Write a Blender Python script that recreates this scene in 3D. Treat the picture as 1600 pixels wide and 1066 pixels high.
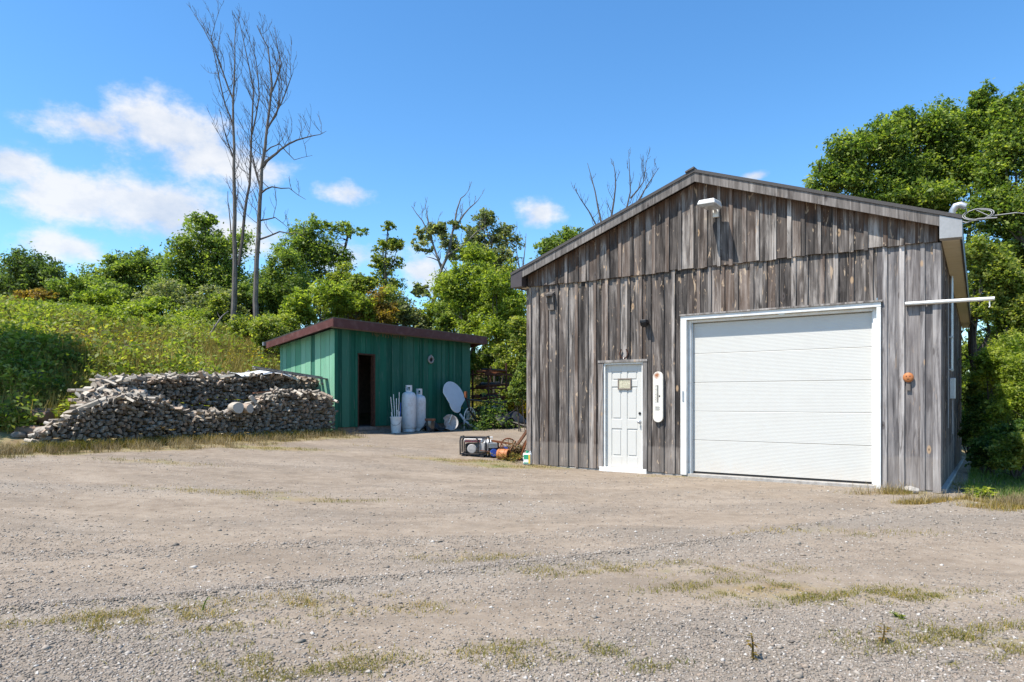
import bpy, math, random
import numpy as np
from mathutils import Vector, Matrix, Quaternion

S = bpy.context.scene
for o in list(bpy.data.objects): bpy.data.objects.remove(o)
C = S.collection
random.seed(7); RNG = np.random.default_rng(7)
R = math.radians

# ------------------------------------------------------------------ camera
CAM_H = 1.4; F = 1060.0; HZ = 625.0          # eye height, focal length and horizon row measured in the 1600 px wide photograph
cam = bpy.data.cameras.new('camera'); co = bpy.data.objects.new('camera', cam); C.objects.link(co)
co.location = (0, 0, CAM_H); co.rotation_euler = (R(90), 0, 0)
cam.sensor_width = 36; cam.lens = 36*F/1600; cam.shift_y = (HZ-533)/1600
cam.clip_start = .05; cam.clip_end = 3000
S.camera = co

# ------------------------------------------------------------------ sky, sun, exposure
SUN = Vector((-.88, -.47, 1.68)).normalized()
w = bpy.data.worlds.new('World'); S.world = w; w.use_nodes = True
def world():
    N = w.node_tree.nodes; L = w.node_tree.links; N.clear()
    def nd(t, **k):
        n = N.new(t)
        for a, b in k.items(): setattr(n, a, b)
        return n
    def mth(op, a, b=None, c=None, clamp=False):
        n = nd('ShaderNodeMath', operation=op, use_clamp=clamp)
        for i, q in enumerate((a, b, c)):
            if q is None: continue
            if isinstance(q, (int, float)): n.inputs[i].default_value = q
            else: L.new(q, n.inputs[i])
        return n.outputs[0]
    sky = nd('ShaderNodeTexSky', sky_type='NISHITA', sun_disc=False, sun_elevation=math.asin(SUN.z),
             sun_rotation=math.atan2(SUN.x, SUN.y), altitude=120, air_density=1.0, dust_density=.25, ozone_density=1.6)
    tc = nd('ShaderNodeTexCoord'); sp = nd('ShaderNodeSeparateXYZ'); L.new(tc.outputs['Generated'], sp.inputs[0])
    X, Y, Z = sp.outputs
    az = mth('ARCTAN2', X, Y); el = mth('ARCSINE', Z)
    cb = nd('ShaderNodeCombineXYZ'); L.new(az, cb.inputs[0]); L.new(mth('MULTIPLY', el, 1.5), cb.inputs[1])
    cv = nd('ShaderNodeCombineXYZ'); L.new(az, cv.inputs[0]); L.new(el, cv.inputs[1])
    n1 = nd('ShaderNodeTexNoise'); n1.inputs['Scale'].default_value = 11; n1.inputs['Detail'].default_value = 10; n1.inputs['Roughness'].default_value = .62
    L.new(cb.outputs[0], n1.inputs['Vector'])
    n2 = nd('ShaderNodeTexNoise'); n2.inputs['Scale'].default_value = 9; n2.inputs['Detail'].default_value = 5
    of = nd('ShaderNodeVectorMath', operation='ADD'); L.new(cb.outputs[0], of.inputs[0]); of.inputs[1].default_value = (-.01, .05, 0); L.new(of.outputs[0], n2.inputs['Vector'])
    nz = mth('SUBTRACT', n1.outputs[0], .5)
    def blob(u, v, hw, hh, st):
        a0 = math.atan((u-800)/F); e0 = math.atan((HZ-v)/F*math.cos(a0)); return (a0, e0, hw/F*math.cos(a0)**2, hh/F*math.cos(a0), 1-st)
    B = [blob(270, 205, 120, 46, 1), blob(140, 195, 110, 30, .9), blob(330, 245, 120, 42, .75), blob(110, 315, 110, 46, 1), blob(240, 325, 160, 50, .95), blob(340, 365, 140, 36, .6), blob(390, 265, 60, 34, .6),
         blob(10, 258, 75, 34, .95), blob(100, 385, 85, 30, .75), blob(538, 304, 48, 20, .6), blob(842, 334, 38, 24, .8), blob(665, 425, 40, 30, .6), blob(520, 400, 110, 30, .45), blob(1180, 275, 26, 8, .4)]
    rr = random.Random(3)
    for i in range(9):                        # the rest of the sky goes on with the same fair-weather cumulus
        a = .9 + i*(2*math.pi-1.8)/8 + rr.uniform(-.1, .1)
        B.append((a if a < math.pi else a-2*math.pi, rr.uniform(.16, .5), rr.uniform(.07, .15), rr.uniform(.03, .06), rr.uniform(0, .3)))
    dist = None
    for a0, e0, wa, we, c0 in B:
        ma = nd('ShaderNodeVectorMath', operation='MULTIPLY_ADD'); L.new(cv.outputs[0], ma.inputs[0])
        ma.inputs[1].default_value = (1/wa, 1/we, 0); ma.inputs[2].default_value = (-a0/wa, -e0/we, c0)
        ln = nd('ShaderNodeVectorMath', operation='LENGTH'); L.new(ma.outputs[0], ln.inputs[0])
        dist = ln.outputs['Value'] if dist is None else mth('SMOOTH_MIN', dist, ln.outputs['Value'], .25)
    mr = nd('ShaderNodeMapRange', interpolation_type='SMOOTHSTEP'); L.new(mth('SUBTRACT', dist, mth('MULTIPLY', nz, 2.7)), mr.inputs[0])
    mr.inputs[1].default_value = 1.2; mr.inputs[2].default_value = .35; mr.inputs[3].default_value = 0; mr.inputs[4].default_value = 1
    tot = mr.outputs[0]
    low = mth('MULTIPLY_ADD', mth('SUBTRACT', n2.outputs[0], n1.outputs[0]), 3.0, .35, True)
    # high thin veil near the horizon
    hs = nd('ShaderNodeHueSaturation'); hs.inputs['Saturation'].default_value = 1.22; hs.inputs['Value'].default_value = SKYVAL
    L.new(sky.outputs[0], hs.inputs['Color'])
    tint = nd('ShaderNodeMix', data_type='RGBA', blend_type='MULTIPLY'); tint.inputs[0].default_value = 1; tint.inputs[7].default_value = SKYTINT
    L.new(hs.outputs[0], tint.inputs[6])
    cc = nd('ShaderNodeMix', data_type='RGBA'); cc.inputs[6].default_value = (CL, CL, CL*1.01, 1); cc.inputs[7].default_value = (CL*.66, CL*.74, CL*.88, 1)
    L.new(low, cc.inputs[0])
    mx = nd('ShaderNodeMix', data_type='RGBA'); L.new(mth('MULTIPLY', tot, .9), mx.inputs[0]); L.new(tint.outputs[2], mx.inputs[6]); L.new(cc.outputs[2], mx.inputs[7])
    bg = nd('ShaderNodeBackground'); bg.inputs[1].default_value = SKYS; L.new(mx.outputs[2], bg.inputs[0])
    ou = nd('ShaderNodeOutputWorld'); L.new(bg.outputs[0], ou.inputs[0])
SKYS = .15; SKYVAL = .98; SKYTINT = (.84, 1.02, 1.08, 1); CL = 4.1
world()
sl = bpy.data.lights.new('sun', 'SUN'); so = bpy.data.objects.new('sun', sl); C.objects.link(so)
sl.energy = 5.0; sl.angle = R(.53); sl.color = (1, .94, .85)
so.rotation_euler = SUN.to_track_quat('Z', 'Y').to_euler(); so.location = (-20, -20, 30)
S.view_settings.view_transform = 'Standard'; S.view_settings.look = 'None'; S.view_settings.gamma = 1
S.view_settings.use_curve_mapping = False; S.view_settings.exposure = .66
S.cycles.max_bounces = 8; S.cycles.diffuse_bounces = 3; S.cycles.transparent_max_bounces = 8
S.cycles.use_denoising = True

# ------------------------------------------------------------------ helpers
def tag(o, label=None, cat=None, group=None, kind=None):
    if label: o['label'] = label
    if cat: o['category'] = cat
    if group: o['group'] = group
    if kind: o['kind'] = kind
    return o
def thing(name, label, cat, loc=(0, 0, 0), rz=0, group=None):
    o = bpy.data.objects.new(name, None); C.objects.link(o); o.location = loc; o.rotation_euler = (0, 0, rz); o.empty_display_size = .2
    return tag(o, label, cat, group)
def npmesh(name, V, Fc, mats, parent=None, smooth=False, attr=None, midx=None):
    V = np.asarray(V, float); Fc = np.asarray(Fc, int); me = bpy.data.meshes.new(name)
    n, k = Fc.shape
    me.vertices.add(len(V)); me.vertices.foreach_set('co', V.ravel().astype(np.float32))
    me.loops.add(n*k); me.loops.foreach_set('vertex_index', Fc.ravel().astype(np.int32))
    me.polygons.add(n); me.polygons.foreach_set('loop_start', (np.arange(n)*k).astype(np.int32))
    if attr:
        for an, arr in attr.items():
            a = me.attributes.new(an, 'FLOAT', 'POINT'); a.data.foreach_set('value', np.asarray(arr, np.float32))
    for m in (mats if isinstance(mats, (list, tuple)) else [mats]): me.materials.append(m)
    if midx is not None: me.polygons.foreach_set('material_index', np.asarray(midx, np.int32))
    me.update(calc_edges=True); me.validate()
    if smooth: me.polygons.foreach_set('use_smooth', np.ones(n, bool))
    o = bpy.data.objects.new(name, me); C.objects.link(o); o.parent = parent
    return o
class MB:
    def __init__(s): s.v = []; s.f = []; s.m = []
    def add(s, v, f, mi=0):
        b = len(s.v); s.v += [tuple(p) for p in v]; s.f += [tuple(i+b for i in q) for q in f]; s.m += [mi]*len(f); return s
    def box(s, x0, x1, y0, y1, z0, z1, mi=0):
        return s.add([(x0,y0,z0),(x1,y0,z0),(x1,y1,z0),(x0,y1,z0),(x0,y0,z1),(x1,y0,z1),(x1,y1,z1),(x0,y1,z1)],
                     [(0,3,2,1),(4,5,6,7),(0,1,5,4),(1,2,6,5),(2,3,7,6),(3,0,4,7)], mi)
    def hexa(s, p, mi=0):       # eight corners, same order as box
        return s.add(p, [(0,3,2,1),(4,5,6,7),(0,1,5,4),(1,2,6,5),(2,3,7,6),(3,0,4,7)], mi)
    def bar(s, a, b, w_, h_, up=(0,0,1), mi=0):
        a = Vector(a); b = Vector(b); d = (b-a).normalized(); up = Vector(up)
        if abs(d.dot(up)) > .97: up = Vector((1,0,0))
        x = d.cross(up).normalized()*w_/2; y = x.cross(d).normalized()*h_/2
        return s.hexa([a-x-y, a+x-y, b+x-y, b-x-y, a-x+y, a+x+y, b+x+y, b-x+y], mi)
    def tube(s, pts, rad, n=6, mi=0, caps=True):
        pts = [Vector(p) for p in pts]; rad = rad if isinstance(rad, (list, tuple, np.ndarray)) else [rad]*len(pts)
        v = []; f = []; ref = None
        for i, p in enumerate(pts):
            d = (pts[min(i+1, len(pts)-1)] - pts[max(i-1, 0)])
            d = d.normalized() if d.length > 1e-9 else Vector((0,0,1))
            if ref is None: ref = Vector((1,0,0)) if abs(d.x) < .8 else Vector((0,1,0))
            x = (ref - d*ref.dot(d)).normalized(); ref = x; y = d.cross(x)
            for j in range(n):
                a = 2*math.pi*j/n; v.append(p + (x*math.cos(a)+y*math.sin(a))*rad[i])
        for i in range(len(pts)-1):
            for j in range(n): f.append((i*n+j, i*n+(j+1)%n, (i+1)*n+(j+1)%n, (i+1)*n+j))
        if caps: f.append(tuple(range(n-1, -1, -1))); f.append(tuple((len(pts)-1)*n+j for j in range(n)))
        return s.add(v, f, mi)
    def lathe(s, prof, n=24, c=(0,0,0), mi=0, cap=True):
        v = []; f = []
        for r_, z in prof:
            for j in range(n): a = 2*math.pi*j/n; v.append((c[0]+r_*math.cos(a), c[1]+r_*math.sin(a), c[2]+z))
        for i in range(len(prof)-1):
            for j in range(n): f.append((i*n+j, i*n+(j+1)%n, (i+1)*n+(j+1)%n, (i+1)*n+j))
        if cap: f.append(tuple(range(n-1, -1, -1))); f.append(tuple((len(prof)-1)*n+j for j in range(n)))
        return s.add(v, f, mi)
    def prism(s, poly, ax, a, b, mi=0):       # poly of 2D points extruded along axis ax from a to b
        def p3(p, t): return {0:(t,p[0],p[1]), 1:(p[0],t,p[1]), 2:(p[0],p[1],t)}[ax]
        n = len(poly); v = [p3(p, a) for p in poly]+[p3(p, b) for p in poly]
        f = [tuple(range(n)), tuple(range(2*n-1, n-1, -1))]+[(i, i+n, (i+1)%n+n, (i+1)%n) for i in range(n)]
        return s.add(v, f, mi)
    def xf(s, M):
        s.v = [tuple(M @ Vector(p)) for p in s.v]; return s
    def build(s, name, mats, parent=None, smooth=False, bevel=0, fix=True):
        me = bpy.data.meshes.new(name); me.from_pydata(s.v, [], s.f)
        for m in (mats if isinstance(mats, (list, tuple)) else [mats]): me.materials.append(m)
        me.polygons.foreach_set('material_index', s.m)
        if fix:
            import bmesh
            bm = bmesh.new(); bm.from_mesh(me); bmesh.ops.recalc_face_normals(bm, faces=bm.faces); bm.to_mesh(me); bm.free()
        if smooth:
            me.polygons.foreach_set('use_smooth', [True]*len(me.polygons))
            try: me.set_sharp_from_angle(angle=R(42))
            except Exception: pass
        o = bpy.data.objects.new(name, me); C.objects.link(o); o.parent = parent
        if bevel:
            b = o.modifiers.new('bevel', 'BEVEL'); b.width = bevel; b.segments = 2; b.limit_method = 'ANGLE'
        return o
def P(u, v, Y): return Vector(((u-800)/F*Y, Y, CAM_H+(HZ-v)/F*Y))   # measured photo position -> place at depth Y

# node material helper
class NT:
    def __init__(s, name):
        s.m = bpy.data.materials.new(name); s.m.use_nodes = True; s.t = s.m.node_tree; s.t.nodes.clear()
        s.out = s.n('ShaderNodeOutputMaterial')
    def n(s, t, **k):
        x = s.t.nodes.new(t)
        for a, b in k.items(): setattr(x, a, b)
        return x
    def put(s, sock, q):
        if q is None: return
        if hasattr(q, 'is_linked') or isinstance(q, bpy.types.NodeSocket): s.t.links.new(q, sock)
        elif isinstance(q, (tuple, list)) and len(q) == 3 and sock.type == 'RGBA': sock.default_value = (*q, 1)
        else: sock.default_value = q
    def math(s, op, a, b=None, c=None, clamp=False):
        x = s.n('ShaderNodeMath', operation=op, use_clamp=clamp)
        for i, q in enumerate((a, b, c)): s.put(x.inputs[i], q)
        return x.outputs[0]
    def mix(s, f, a, b, mode='MIX'):
        x = s.n('ShaderNodeMix', data_type='RGBA', blend_type=mode); s.put(x.inputs[0], f); s.put(x.inputs[6], a); s.put(x.inputs[7], b); return x.outputs[2]
    def coord(s, k='Object'): return s.n('ShaderNodeTexCoord').outputs[k]
    def vscale(s, v, sc, off=None):
        x = s.n('ShaderNodeMapping'); s.put(x.inputs[0], v); x.inputs[3].default_value = sc
        if off is not None: s.put(x.inputs[1], off)
        return x.outputs[0]
    def noise(s, v, scale, detail=4, rough=.55, dist=0):
        x = s.n('ShaderNodeTexNoise'); s.put(x.inputs['Vector'], v); x.inputs['Scale'].default_value = scale; x.inputs['Detail'].default_value = detail
        x.inputs['Roughness'].default_value = rough; x.inputs['Distortion'].default_value = dist; return x.outputs[0]
    def vor(s, v, scale, feat='F1', rnd=1):
        x = s.n('ShaderNodeTexVoronoi', feature=feat); s.put(x.inputs['Vector'], v); x.inputs['Scale'].default_value = scale; x.inputs['Randomness'].default_value = rnd; return x
    def ramp(s, f, stops):
        x = s.n('ShaderNodeValToRGB'); s.put(x.inputs[0], f); e = x.color_ramp.elements
        while len(e) < len(stops): e.new(.5)
        for i, (p, c) in enumerate(stops): e[i].position = p; e[i].color = (*c, 1) if len(c) == 3 else c
        return x.outputs[0]
    def rng(s, f, a, b, c=0, d=1, sm=False):
        x = s.n('ShaderNodeMapRange'); x.interpolation_type = 'SMOOTHSTEP' if sm else 'LINEAR'; s.put(x.inputs[0], f)
        for i, q in enumerate((a, b, c, d)): s.put(x.inputs[i+1], q)
        return x.outputs[0]
    def sep(s, v): x = s.n('ShaderNodeSeparateXYZ'); s.put(x.inputs[0], v); return x.outputs
    def rnd(s): return s.n('ShaderNodeObjectInfo').outputs['Random']
    def attr(s, name): return s.n('ShaderNodeAttribute', attribute_name=name).outputs['Fac']
    def bump(s, h, st=.3, d=.01):
        x = s.n('ShaderNodeBump'); x.inputs['Strength'].default_value = st; x.inputs['Distance'].default_value = d; s.put(x.inputs['Height'], h); return x.outputs[0]
    def bsdf(s, col, rough=.8, metal=0, spec=.3, normal=None):
        b = s.n('ShaderNodeBsdfPrincipled'); s.put(b.inputs['Base Color'], col); s.put(b.inputs['Roughness'], rough); s.put(b.inputs['Metallic'], metal)
        b.inputs['Specular IOR Level'].default_value = spec
        if normal is not None: s.put(b.inputs['Normal'], normal)
        return b.outputs[0]
    def done(s, sh): s.t.links.new(sh, s.out.inputs[0]); return s.m

def simple(name, col, rough=.6, metal=0, var=.25, scale=6, bump=0, spec=.35, dirt=None):
    t = NT(name); v = t.coord(); a = t.noise(v, scale, 5); b = t.noise(v, scale*7, 4)
    k = t.rng(t.math('ADD', t.math('MULTIPLY', a, .6), t.math('MULTIPLY', b, .4)), .3, .7, 1-var, 1+var)
    c = t.n('ShaderNodeMix', data_type='RGBA', blend_type='MULTIPLY'); c.inputs[0].default_value = 1; c.inputs[6].default_value = (*col, 1)
    g = t.n('ShaderNodeCombineColor'); [t.put(g.inputs[i], k) for i in range(3)]; t.put(c.inputs[7], g.outputs[0]); cc = c.outputs[2]
    if dirt: cc = t.mix(t.rng(t.noise(v, scale*1.7, 7, .65), .5, .66, 0, dirt[1]), cc, dirt[0])
    return t.done(t.bsdf(cc, rough, metal, spec, t.bump(b, bump, .01) if bump else None))

def wood_mat(name, dark, mid, light, brown=.3, roof=False, patch=.5, splash=False, gs=1):
    t = NT(name); v = t.coord(); r = t.rnd()
    cx = t.n('ShaderNodeCombineXYZ'); t.put(cx.inputs[0], t.math('MULTIPLY', r, 61)); t.put(cx.inputs[1], t.math('MULTIPLY', r, 17)); t.put(cx.inputs[2], t.math('MULTIPLY', r, 37))
    va = t.n('ShaderNodeVectorMath', operation='ADD'); t.put(va.inputs[0], v); t.put(va.inputs[1], cx.outputs[0]); vv = va.outputs[0]
    grain = t.noise(t.vscale(vv, (55*gs, 55*gs, 1.6*gs)), 1, 6, .6, .6)
    streak = t.noise(t.vscale(vv, (9, 9, .75)), 1, 5, .62, 1.4)
    blot = t.noise(t.vscale(vv, (3.2, 3.2, 1.1)), 1, 5, .6, .4)
    k = t.math('ADD', t.math('ADD', t.math('MULTIPLY', grain, .36), t.math('MULTIPLY', streak, .66)), t.math('MULTIPLY', blot, .42))
    k = t.math('ADD', k, t.rng(r, 0, 1, -.15, .12))
    col = t.ramp(t.rng(k, .52, .98), [(0, dark), (.45, mid), (.8, light), (1, [min(.7, c*1.25) for c in light])])
    sn = t.noise(t.vscale(vv, (6.5, 6.5, .45)), 1, 6, .66, 2.2); col = t.mix(t.rng(sn, .50, .64, 0, .8), col, [c*.62 for c in dark])
    bn = t.noise(t.vscale(vv, (11, 11, .5)), 1, 4, .6, .8); col = t.mix(t.rng(bn, .60, .75, 0, .5), col, [min(.6, c*1.25) for c in light])
    # brown unweathered heartwood tones, board by board
    r2 = t.math('FRACT', t.math('MULTIPLY', r, 7.31))
    col = t.mix(t.math('MULTIPLY', t.rng(t.math('ADD', r2, t.math('MULTIPLY', blot, .5)), .8, 1.4, 0, brown), 1), col, (.16, .095, .06))
    xyz = t.sep(v)
    if roof:      # sheltered wood keeps its brown; its tone is darkened to strengthen the rake shadow
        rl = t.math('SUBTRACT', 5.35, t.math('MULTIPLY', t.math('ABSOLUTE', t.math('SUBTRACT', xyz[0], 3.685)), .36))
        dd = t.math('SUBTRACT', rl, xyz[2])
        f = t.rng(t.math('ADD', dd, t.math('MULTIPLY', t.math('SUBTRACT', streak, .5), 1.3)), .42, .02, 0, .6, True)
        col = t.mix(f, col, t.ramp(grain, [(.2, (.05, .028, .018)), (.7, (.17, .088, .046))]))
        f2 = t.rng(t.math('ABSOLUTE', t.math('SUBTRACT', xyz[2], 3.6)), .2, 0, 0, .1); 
    else: f2 = 0
    if splash:
        f = t.rng(t.math('ADD', xyz[2], t.math('MULTIPLY', streak, .12)), .60, .56, 0, .30)
        col = t.mix(f, col, (.30, .26, .225))
        f2 = t.rng(xyz[2], 3.2, 3.8, 0, .07)
    # torn pale patches
    pn = t.noise(t.vscale(vv, (13, 13, 3.2)), 1, 4, .6, 1.2)
    pf = t.rng(t.math('ADD', pn, f2), .635, .68, 0, patch)
    col = t.mix(pf, col, t.ramp(grain, [(.3, (.33, .19, .10)), (.7, (.60, .50, .37))]))
    # knots
    vo = t.vor(t.vscale(vv, (5.2, 5.2, 2.2)), 1); d = vo.outputs['Distance']
    has = t.math('GREATER_THAN', t.sep(vo.outputs['Color'])[0], .45)
    kn = t.math('MULTIPLY', t.rng(d, .17, .12, 0, 1), has); kc = t.math('MULTIPLY', t.rng(d, .07, .04, 0, 1), has)
    col = t.mix(t.math('MULTIPLY', kn, .75), col, t.mix(t.math('GREATER_THAN', t.sep(vo.outputs['Color'])[1], .6), (.09, .078, .074), (.44, .30, .18)))
    col = t.mix(t.math('MULTIPLY', kc, .9), col, (.035, .025, .02))
    # fine drying cracks
    ck = t.noise(t.vscale(vv, (90, 90, .8)), 1, 3, .5, .3)
    cf = t.rng(ck, .66, .70, 0, .8); col = t.mix(cf, col, (.03, .028, .028))
    h = t.math('SUBTRACT', t.math('ADD', grain, t.math('MULTIPLY', kn, .3)), t.math('MULTIPLY', cf, .8))
    return t.done(t.bsdf(col, .88, 0, .2, t.bump(h, .5, .006)))
M = {}
M['wood_low'] = wood_mat('weathered_wood_lower', (.030, .026, .024), (.125, .109, .098), (.34, .305, .275), .5, False, .75, True)
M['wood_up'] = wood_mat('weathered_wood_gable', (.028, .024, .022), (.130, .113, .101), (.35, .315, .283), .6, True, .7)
M['wood_trim'] = wood_mat('weathered_trim', (.09, .081, .075), (.205, .187, .172), (.36, .332, .305), .2, False, .1, False, .7)
M['wood_grey'] = wood_mat('weathered_wood_silver', (.10, .092, .092), (.27, .25, .24), (.46, .43, .405), .15, False, .25, True)
def white_door(name, ribs):
    t = NT(name); v = t.coord(); n = t.noise(v, 3, 6, .65); z = t.sep(v)
    c = t.mix(t.rng(n, .45, .8, 0, .25), (.55, .54, .50), (.46, .435, .385))
    lowd = t.rng(t.math('ADD', z[2], t.math('MULTIPLY', t.noise(t.vscale(v, (5, 5, 2)), 1, 6), .5)), .62, .22, 0, .5); c = t.mix(lowd, c, (.55, .48, .40))
    sc = t.rng(t.noise(t.vscale(v, (14, 14, 30)), 1, 7, .7), .71, .74, 0, .5); c = t.mix(sc, c, (.42, .40, .38))
    if ribs:
        wv = t.math('SINE', t.math('MULTIPLY', z[2], 2*math.pi/.047)); h = t.math('ADD', t.math('MULTIPLY', t.math('POWER', t.math('ABSOLUTE', wv), 6), -1), t.math('MULTIPLY', t.noise(t.vscale(v, (2.5, 1, 90)), 1, 3), .4))
        nm = t.bump(h, .30, .005)
    else: nm = t.bump(t.noise(t.vscale(v, (60, 60, 4)), 1, 4), .06, .003)
    return t.done(t.bsdf(c, .42, 0, .4, nm))
M['door_white'] = white_door('overhead_door_paint', True)
M['entry_white'] = white_door('entry_door_paint', False)
M['white'] = simple('white_trim_paint', (.70, .70, .67), .5, 0, .10, 4, .05, .4, ((.50, .44, .38), .4))
M['white_plastic'] = simple('white_plastic', (.72, .73, .72), .4, 0, .08, 5, 0, .4, ((.45, .40, .34), .4))
M['tank'] = simple('white_tank_paint', (.70, .71, .72), .42, 0, .07, 5, .05, .4, ((.42, .33, .26), .35))
M['galv'] = simple('galvanised_metal', (.46, .47, .48), .4, .6, .12, 9, .1)
M['alum'] = simple('grey_sheet_metal', (.36, .345, .33), .42, .35, .12, 4, .15, .4)
M['brown_metal'] = simple('brown_eave_metal', (.075, .058, .055), .4, .2, .2, 5, .1, .4)
M['dark'] = simple('black_metal', (.018, .018, .02), .45, .3, .3, 8, .1)
M['rubber'] = simple('black_rubber', (.02, .02, .021), .8, 0, .3, 8, .2)
M['rust'] = simple('rusty_steel', (.20, .075, .035), .9, .1, .5, 14, .4, .2, ((.07, .03, .02), .7))
M['rust_dark'] = simple('dark_rusty_steel', (.06, .030, .022), .9, .1, .5, 14, .4, .2, ((.16, .06, .03), .6))
M['brown_wood'] = simple('red_brown_timber', (.21, .10, .06), .8, 0, .35, 10, .3, .2, ((.10, .05, .03), .6))
M['soffit'] = simple('cream_vinyl', (.62, .55, .41), .5, 0, .06, 3)
M['fieldstone'] = simple('fieldstone', (.17, .155, .135), .92, 0, .3, 8, .5, .2, ((.10, .09, .075), .6))
M['concrete'] = simple('concrete', (.36, .34, .31), .92, 0, .25, 6, .5, .2, ((.22, .19, .16), .6))
M['orange'] = simple('orange_plastic', (.42, .155, .05), .55, 0, .12, 8, .05, .4, ((.30, .10, .04), .5))
M['red'] = simple('red_paint', (.42, .06, .05), .45, 0, .2, 8)
M['green_plastic'] = simple('green_label', (.03, .30, .16), .5, 0, .1, 8)
M['yellow_plastic'] = simple('yellow_label', (.65, .45, .06), .5, 0, .1, 8)
M['blue_plastic'] = simple('blue_plastic', (.04, .10, .42), .5, 0, .1, 8)
M['tarp'] = simple('black_tarp', (.022, .023, .026), .55, 0, .4, 5, .5)
M['grey_dish'] = simple('grey_dish_metal', (.34, .325, .31), .6, .1, .2, 8, .2, .3, ((.15, .13, .12), .6))
M['panel_white'] = simple('pale_panel', (.60, .62, .64), .5, 0, .05, 3, 0, .35, ((.50, .50, .50), .4))
M['glass_dark'] = simple('dark_glass', (.03, .035, .04), .12, 0, .1, 5, 0, .6)
M['fascia_red'] = simple('oxblood_fascia', (.10, .034, .027), .55, .1, .18, 3, .1, .35, ((.19, .10, .085), .5))
M['beam'] = simple('old_grey_timber', (.22, .18, .15), .9, 0, .4, 9, .4, .2, ((.12, .09, .07), .6))
M['rope'] = simple('grey_cable', (.30, .295, .29), .6, 0, .15, 9)
M['cable_dark'] = simple('dark_cable', (.07, .07, .075), .6, 0, .15, 9)
M['dry'] = simple('dry_brown_weed', (.24, .15, .08), .9, 0, .4, 12, .2)
def shingle():
    t = NT('asphalt_shingles'); v = t.coord(); b = t.n('ShaderNodeTexBrick'); t.put(b.inputs[0], t.vscale(v, (1, 1, 1))); b.inputs['Scale'].default_value = 3
    b.inputs['Color1'].default_value = (.075, .068, .064, 1); b.inputs['Color2'].default_value = (.11, .10, .095, 1); b.inputs['Mortar'].default_value = (.03, .03, .03, 1)
    c = t.mix(t.noise(v, 120, 3), b.outputs[0], (.13, .12, .115)); return t.done(t.bsdf(c, .95, 0, .2, t.bump(t.noise(v, 160, 2), .4, .004)))
M['shingle'] = shingle()
def green_mat(name, a, b):
    t = NT(name); v = t.coord(); r = t.rnd(); n = t.noise(t.vscale(v, (9, 9, .8)), 1, 6, .6); g = t.noise(t.vscale(v, (60, 60, 2)), 1, 5)
    c = t.ramp(t.math('ADD', t.math('MULTIPLY', n, .7), t.math('MULTIPLY', r, .5)), [(.25, a), (.75, b)])
    w_ = t.rng(t.math('ADD', g, t.math('MULTIPLY', n, .35)), .78, .86, 0, .55); c = t.mix(w_, c, (.16, .20, .17))
    sp = t.noise(t.vscale(v, (7, 7, 3)), 1, 6, .7); c = t.mix(t.rng(sp, .66, .7, 0, .5), c, (.17, .14, .11))
    return t.done(t.bsdf(c, .75, 0, .25, t.bump(g, .3, .004)))
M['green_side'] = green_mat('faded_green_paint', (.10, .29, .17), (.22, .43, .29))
# ------------------------------------------------------------------ terrain
def sst(a, b, x): t = np.clip((np.asarray(x, float)-a)/(b-a), 0, 1); return t*t*(3-2*t)
D = Vector((.567, .824)); D.normalize()          # garage depth direction; the shed front runs the same way
RT = Vector((D.y, -D.x))                          # along the garage front, to the right
GL = (6.43-7.37*RT.x, 10.23-7.37*RT.y)            # garage left front corner
PX0, PY0 = -9.0, 12.6                             # left foot of the woodpile
PD = (.605, .797); PN = (-.797, .605)             # along the pile, and uphill behind it
def hnoise(x, y):
    return (np.sin(x*1.7+y*.9)*.4+np.sin(x*.63-y*1.31+2)*.6+np.sin(x*3.1+1.3+y*2.3)*.22+np.sin(x*5.3-y*4.1)*.12)
def H(x, y):
    x = np.asarray(x, float); y = np.asarray(y, float)
    wv = -.8*x+.6*y
    z = .45*sst(6.5, 15.2, wv)
    q = PN[0]*(x-PX0)+PN[1]*(y-PY0)
    z = z+np.interp(q, [1.3, 2.6, 5, 8, 11, 20, 40, 90, 300], [0, .35, 1.75, 2.55, 3.3, 4.6, 6.2, 8, 12])*sst(-40, -2, wv+0*x)
    gx = (x-GL[0])*RT.x+(y-GL[1])*RT.y; gy = (x-GL[0])*D.x+(y-GL[1])*D.y
    z = z-.042*np.clip(gy-.3, 0, 16)*sst(6.6, 7.6, gx)*(1-sst(24, 50, gx))
    z = z-.13*sst(7.45, 8.2, gx)*sst(-.9, .3, gy)*(1-sst(12, 20, gx))
    inside = ((gx > -.3) & (gx < 7.6) & (gy > -.2) & (gy < 16)) 
    z = z+np.where(q > 1.5, .10, .012)*hnoise(x, y)*np.where(np.abs(q-1.5) < 1, .5, 1)*(~inside)
    # tyre ruts: shallow windrows of gravel across the yard
    r1 = y-(4.9+.34*(x+2)+.025*(x+2)**2); r2 = y-(9.3+.10*(x+6)); r3 = y-(6.9+.20*x)
    z = z+(.030*np.exp(-(r1/.16)**2)-.018*np.exp(-((r1-.5)/.3)**2)+.022*np.exp(-(r2/.22)**2)+.018*np.exp(-(r3/.25)**2))*(q < -1.5)
    return z
def h1(x, y): return float(H(x, y))
def Q(x, y): return PN[0]*(np.asarray(x)-PX0)+PN[1]*(np.asarray(y)-PY0)
def PP(x, y): return PD[0]*(np.asarray(x)-PX0)+PD[1]*(np.asarray(y)-PY0)
def G(u, Y, dz=0): x = (u-800)/F*Y; return Vector((x, Y, h1(x, Y)+dz))       # a spot on the ground
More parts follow.
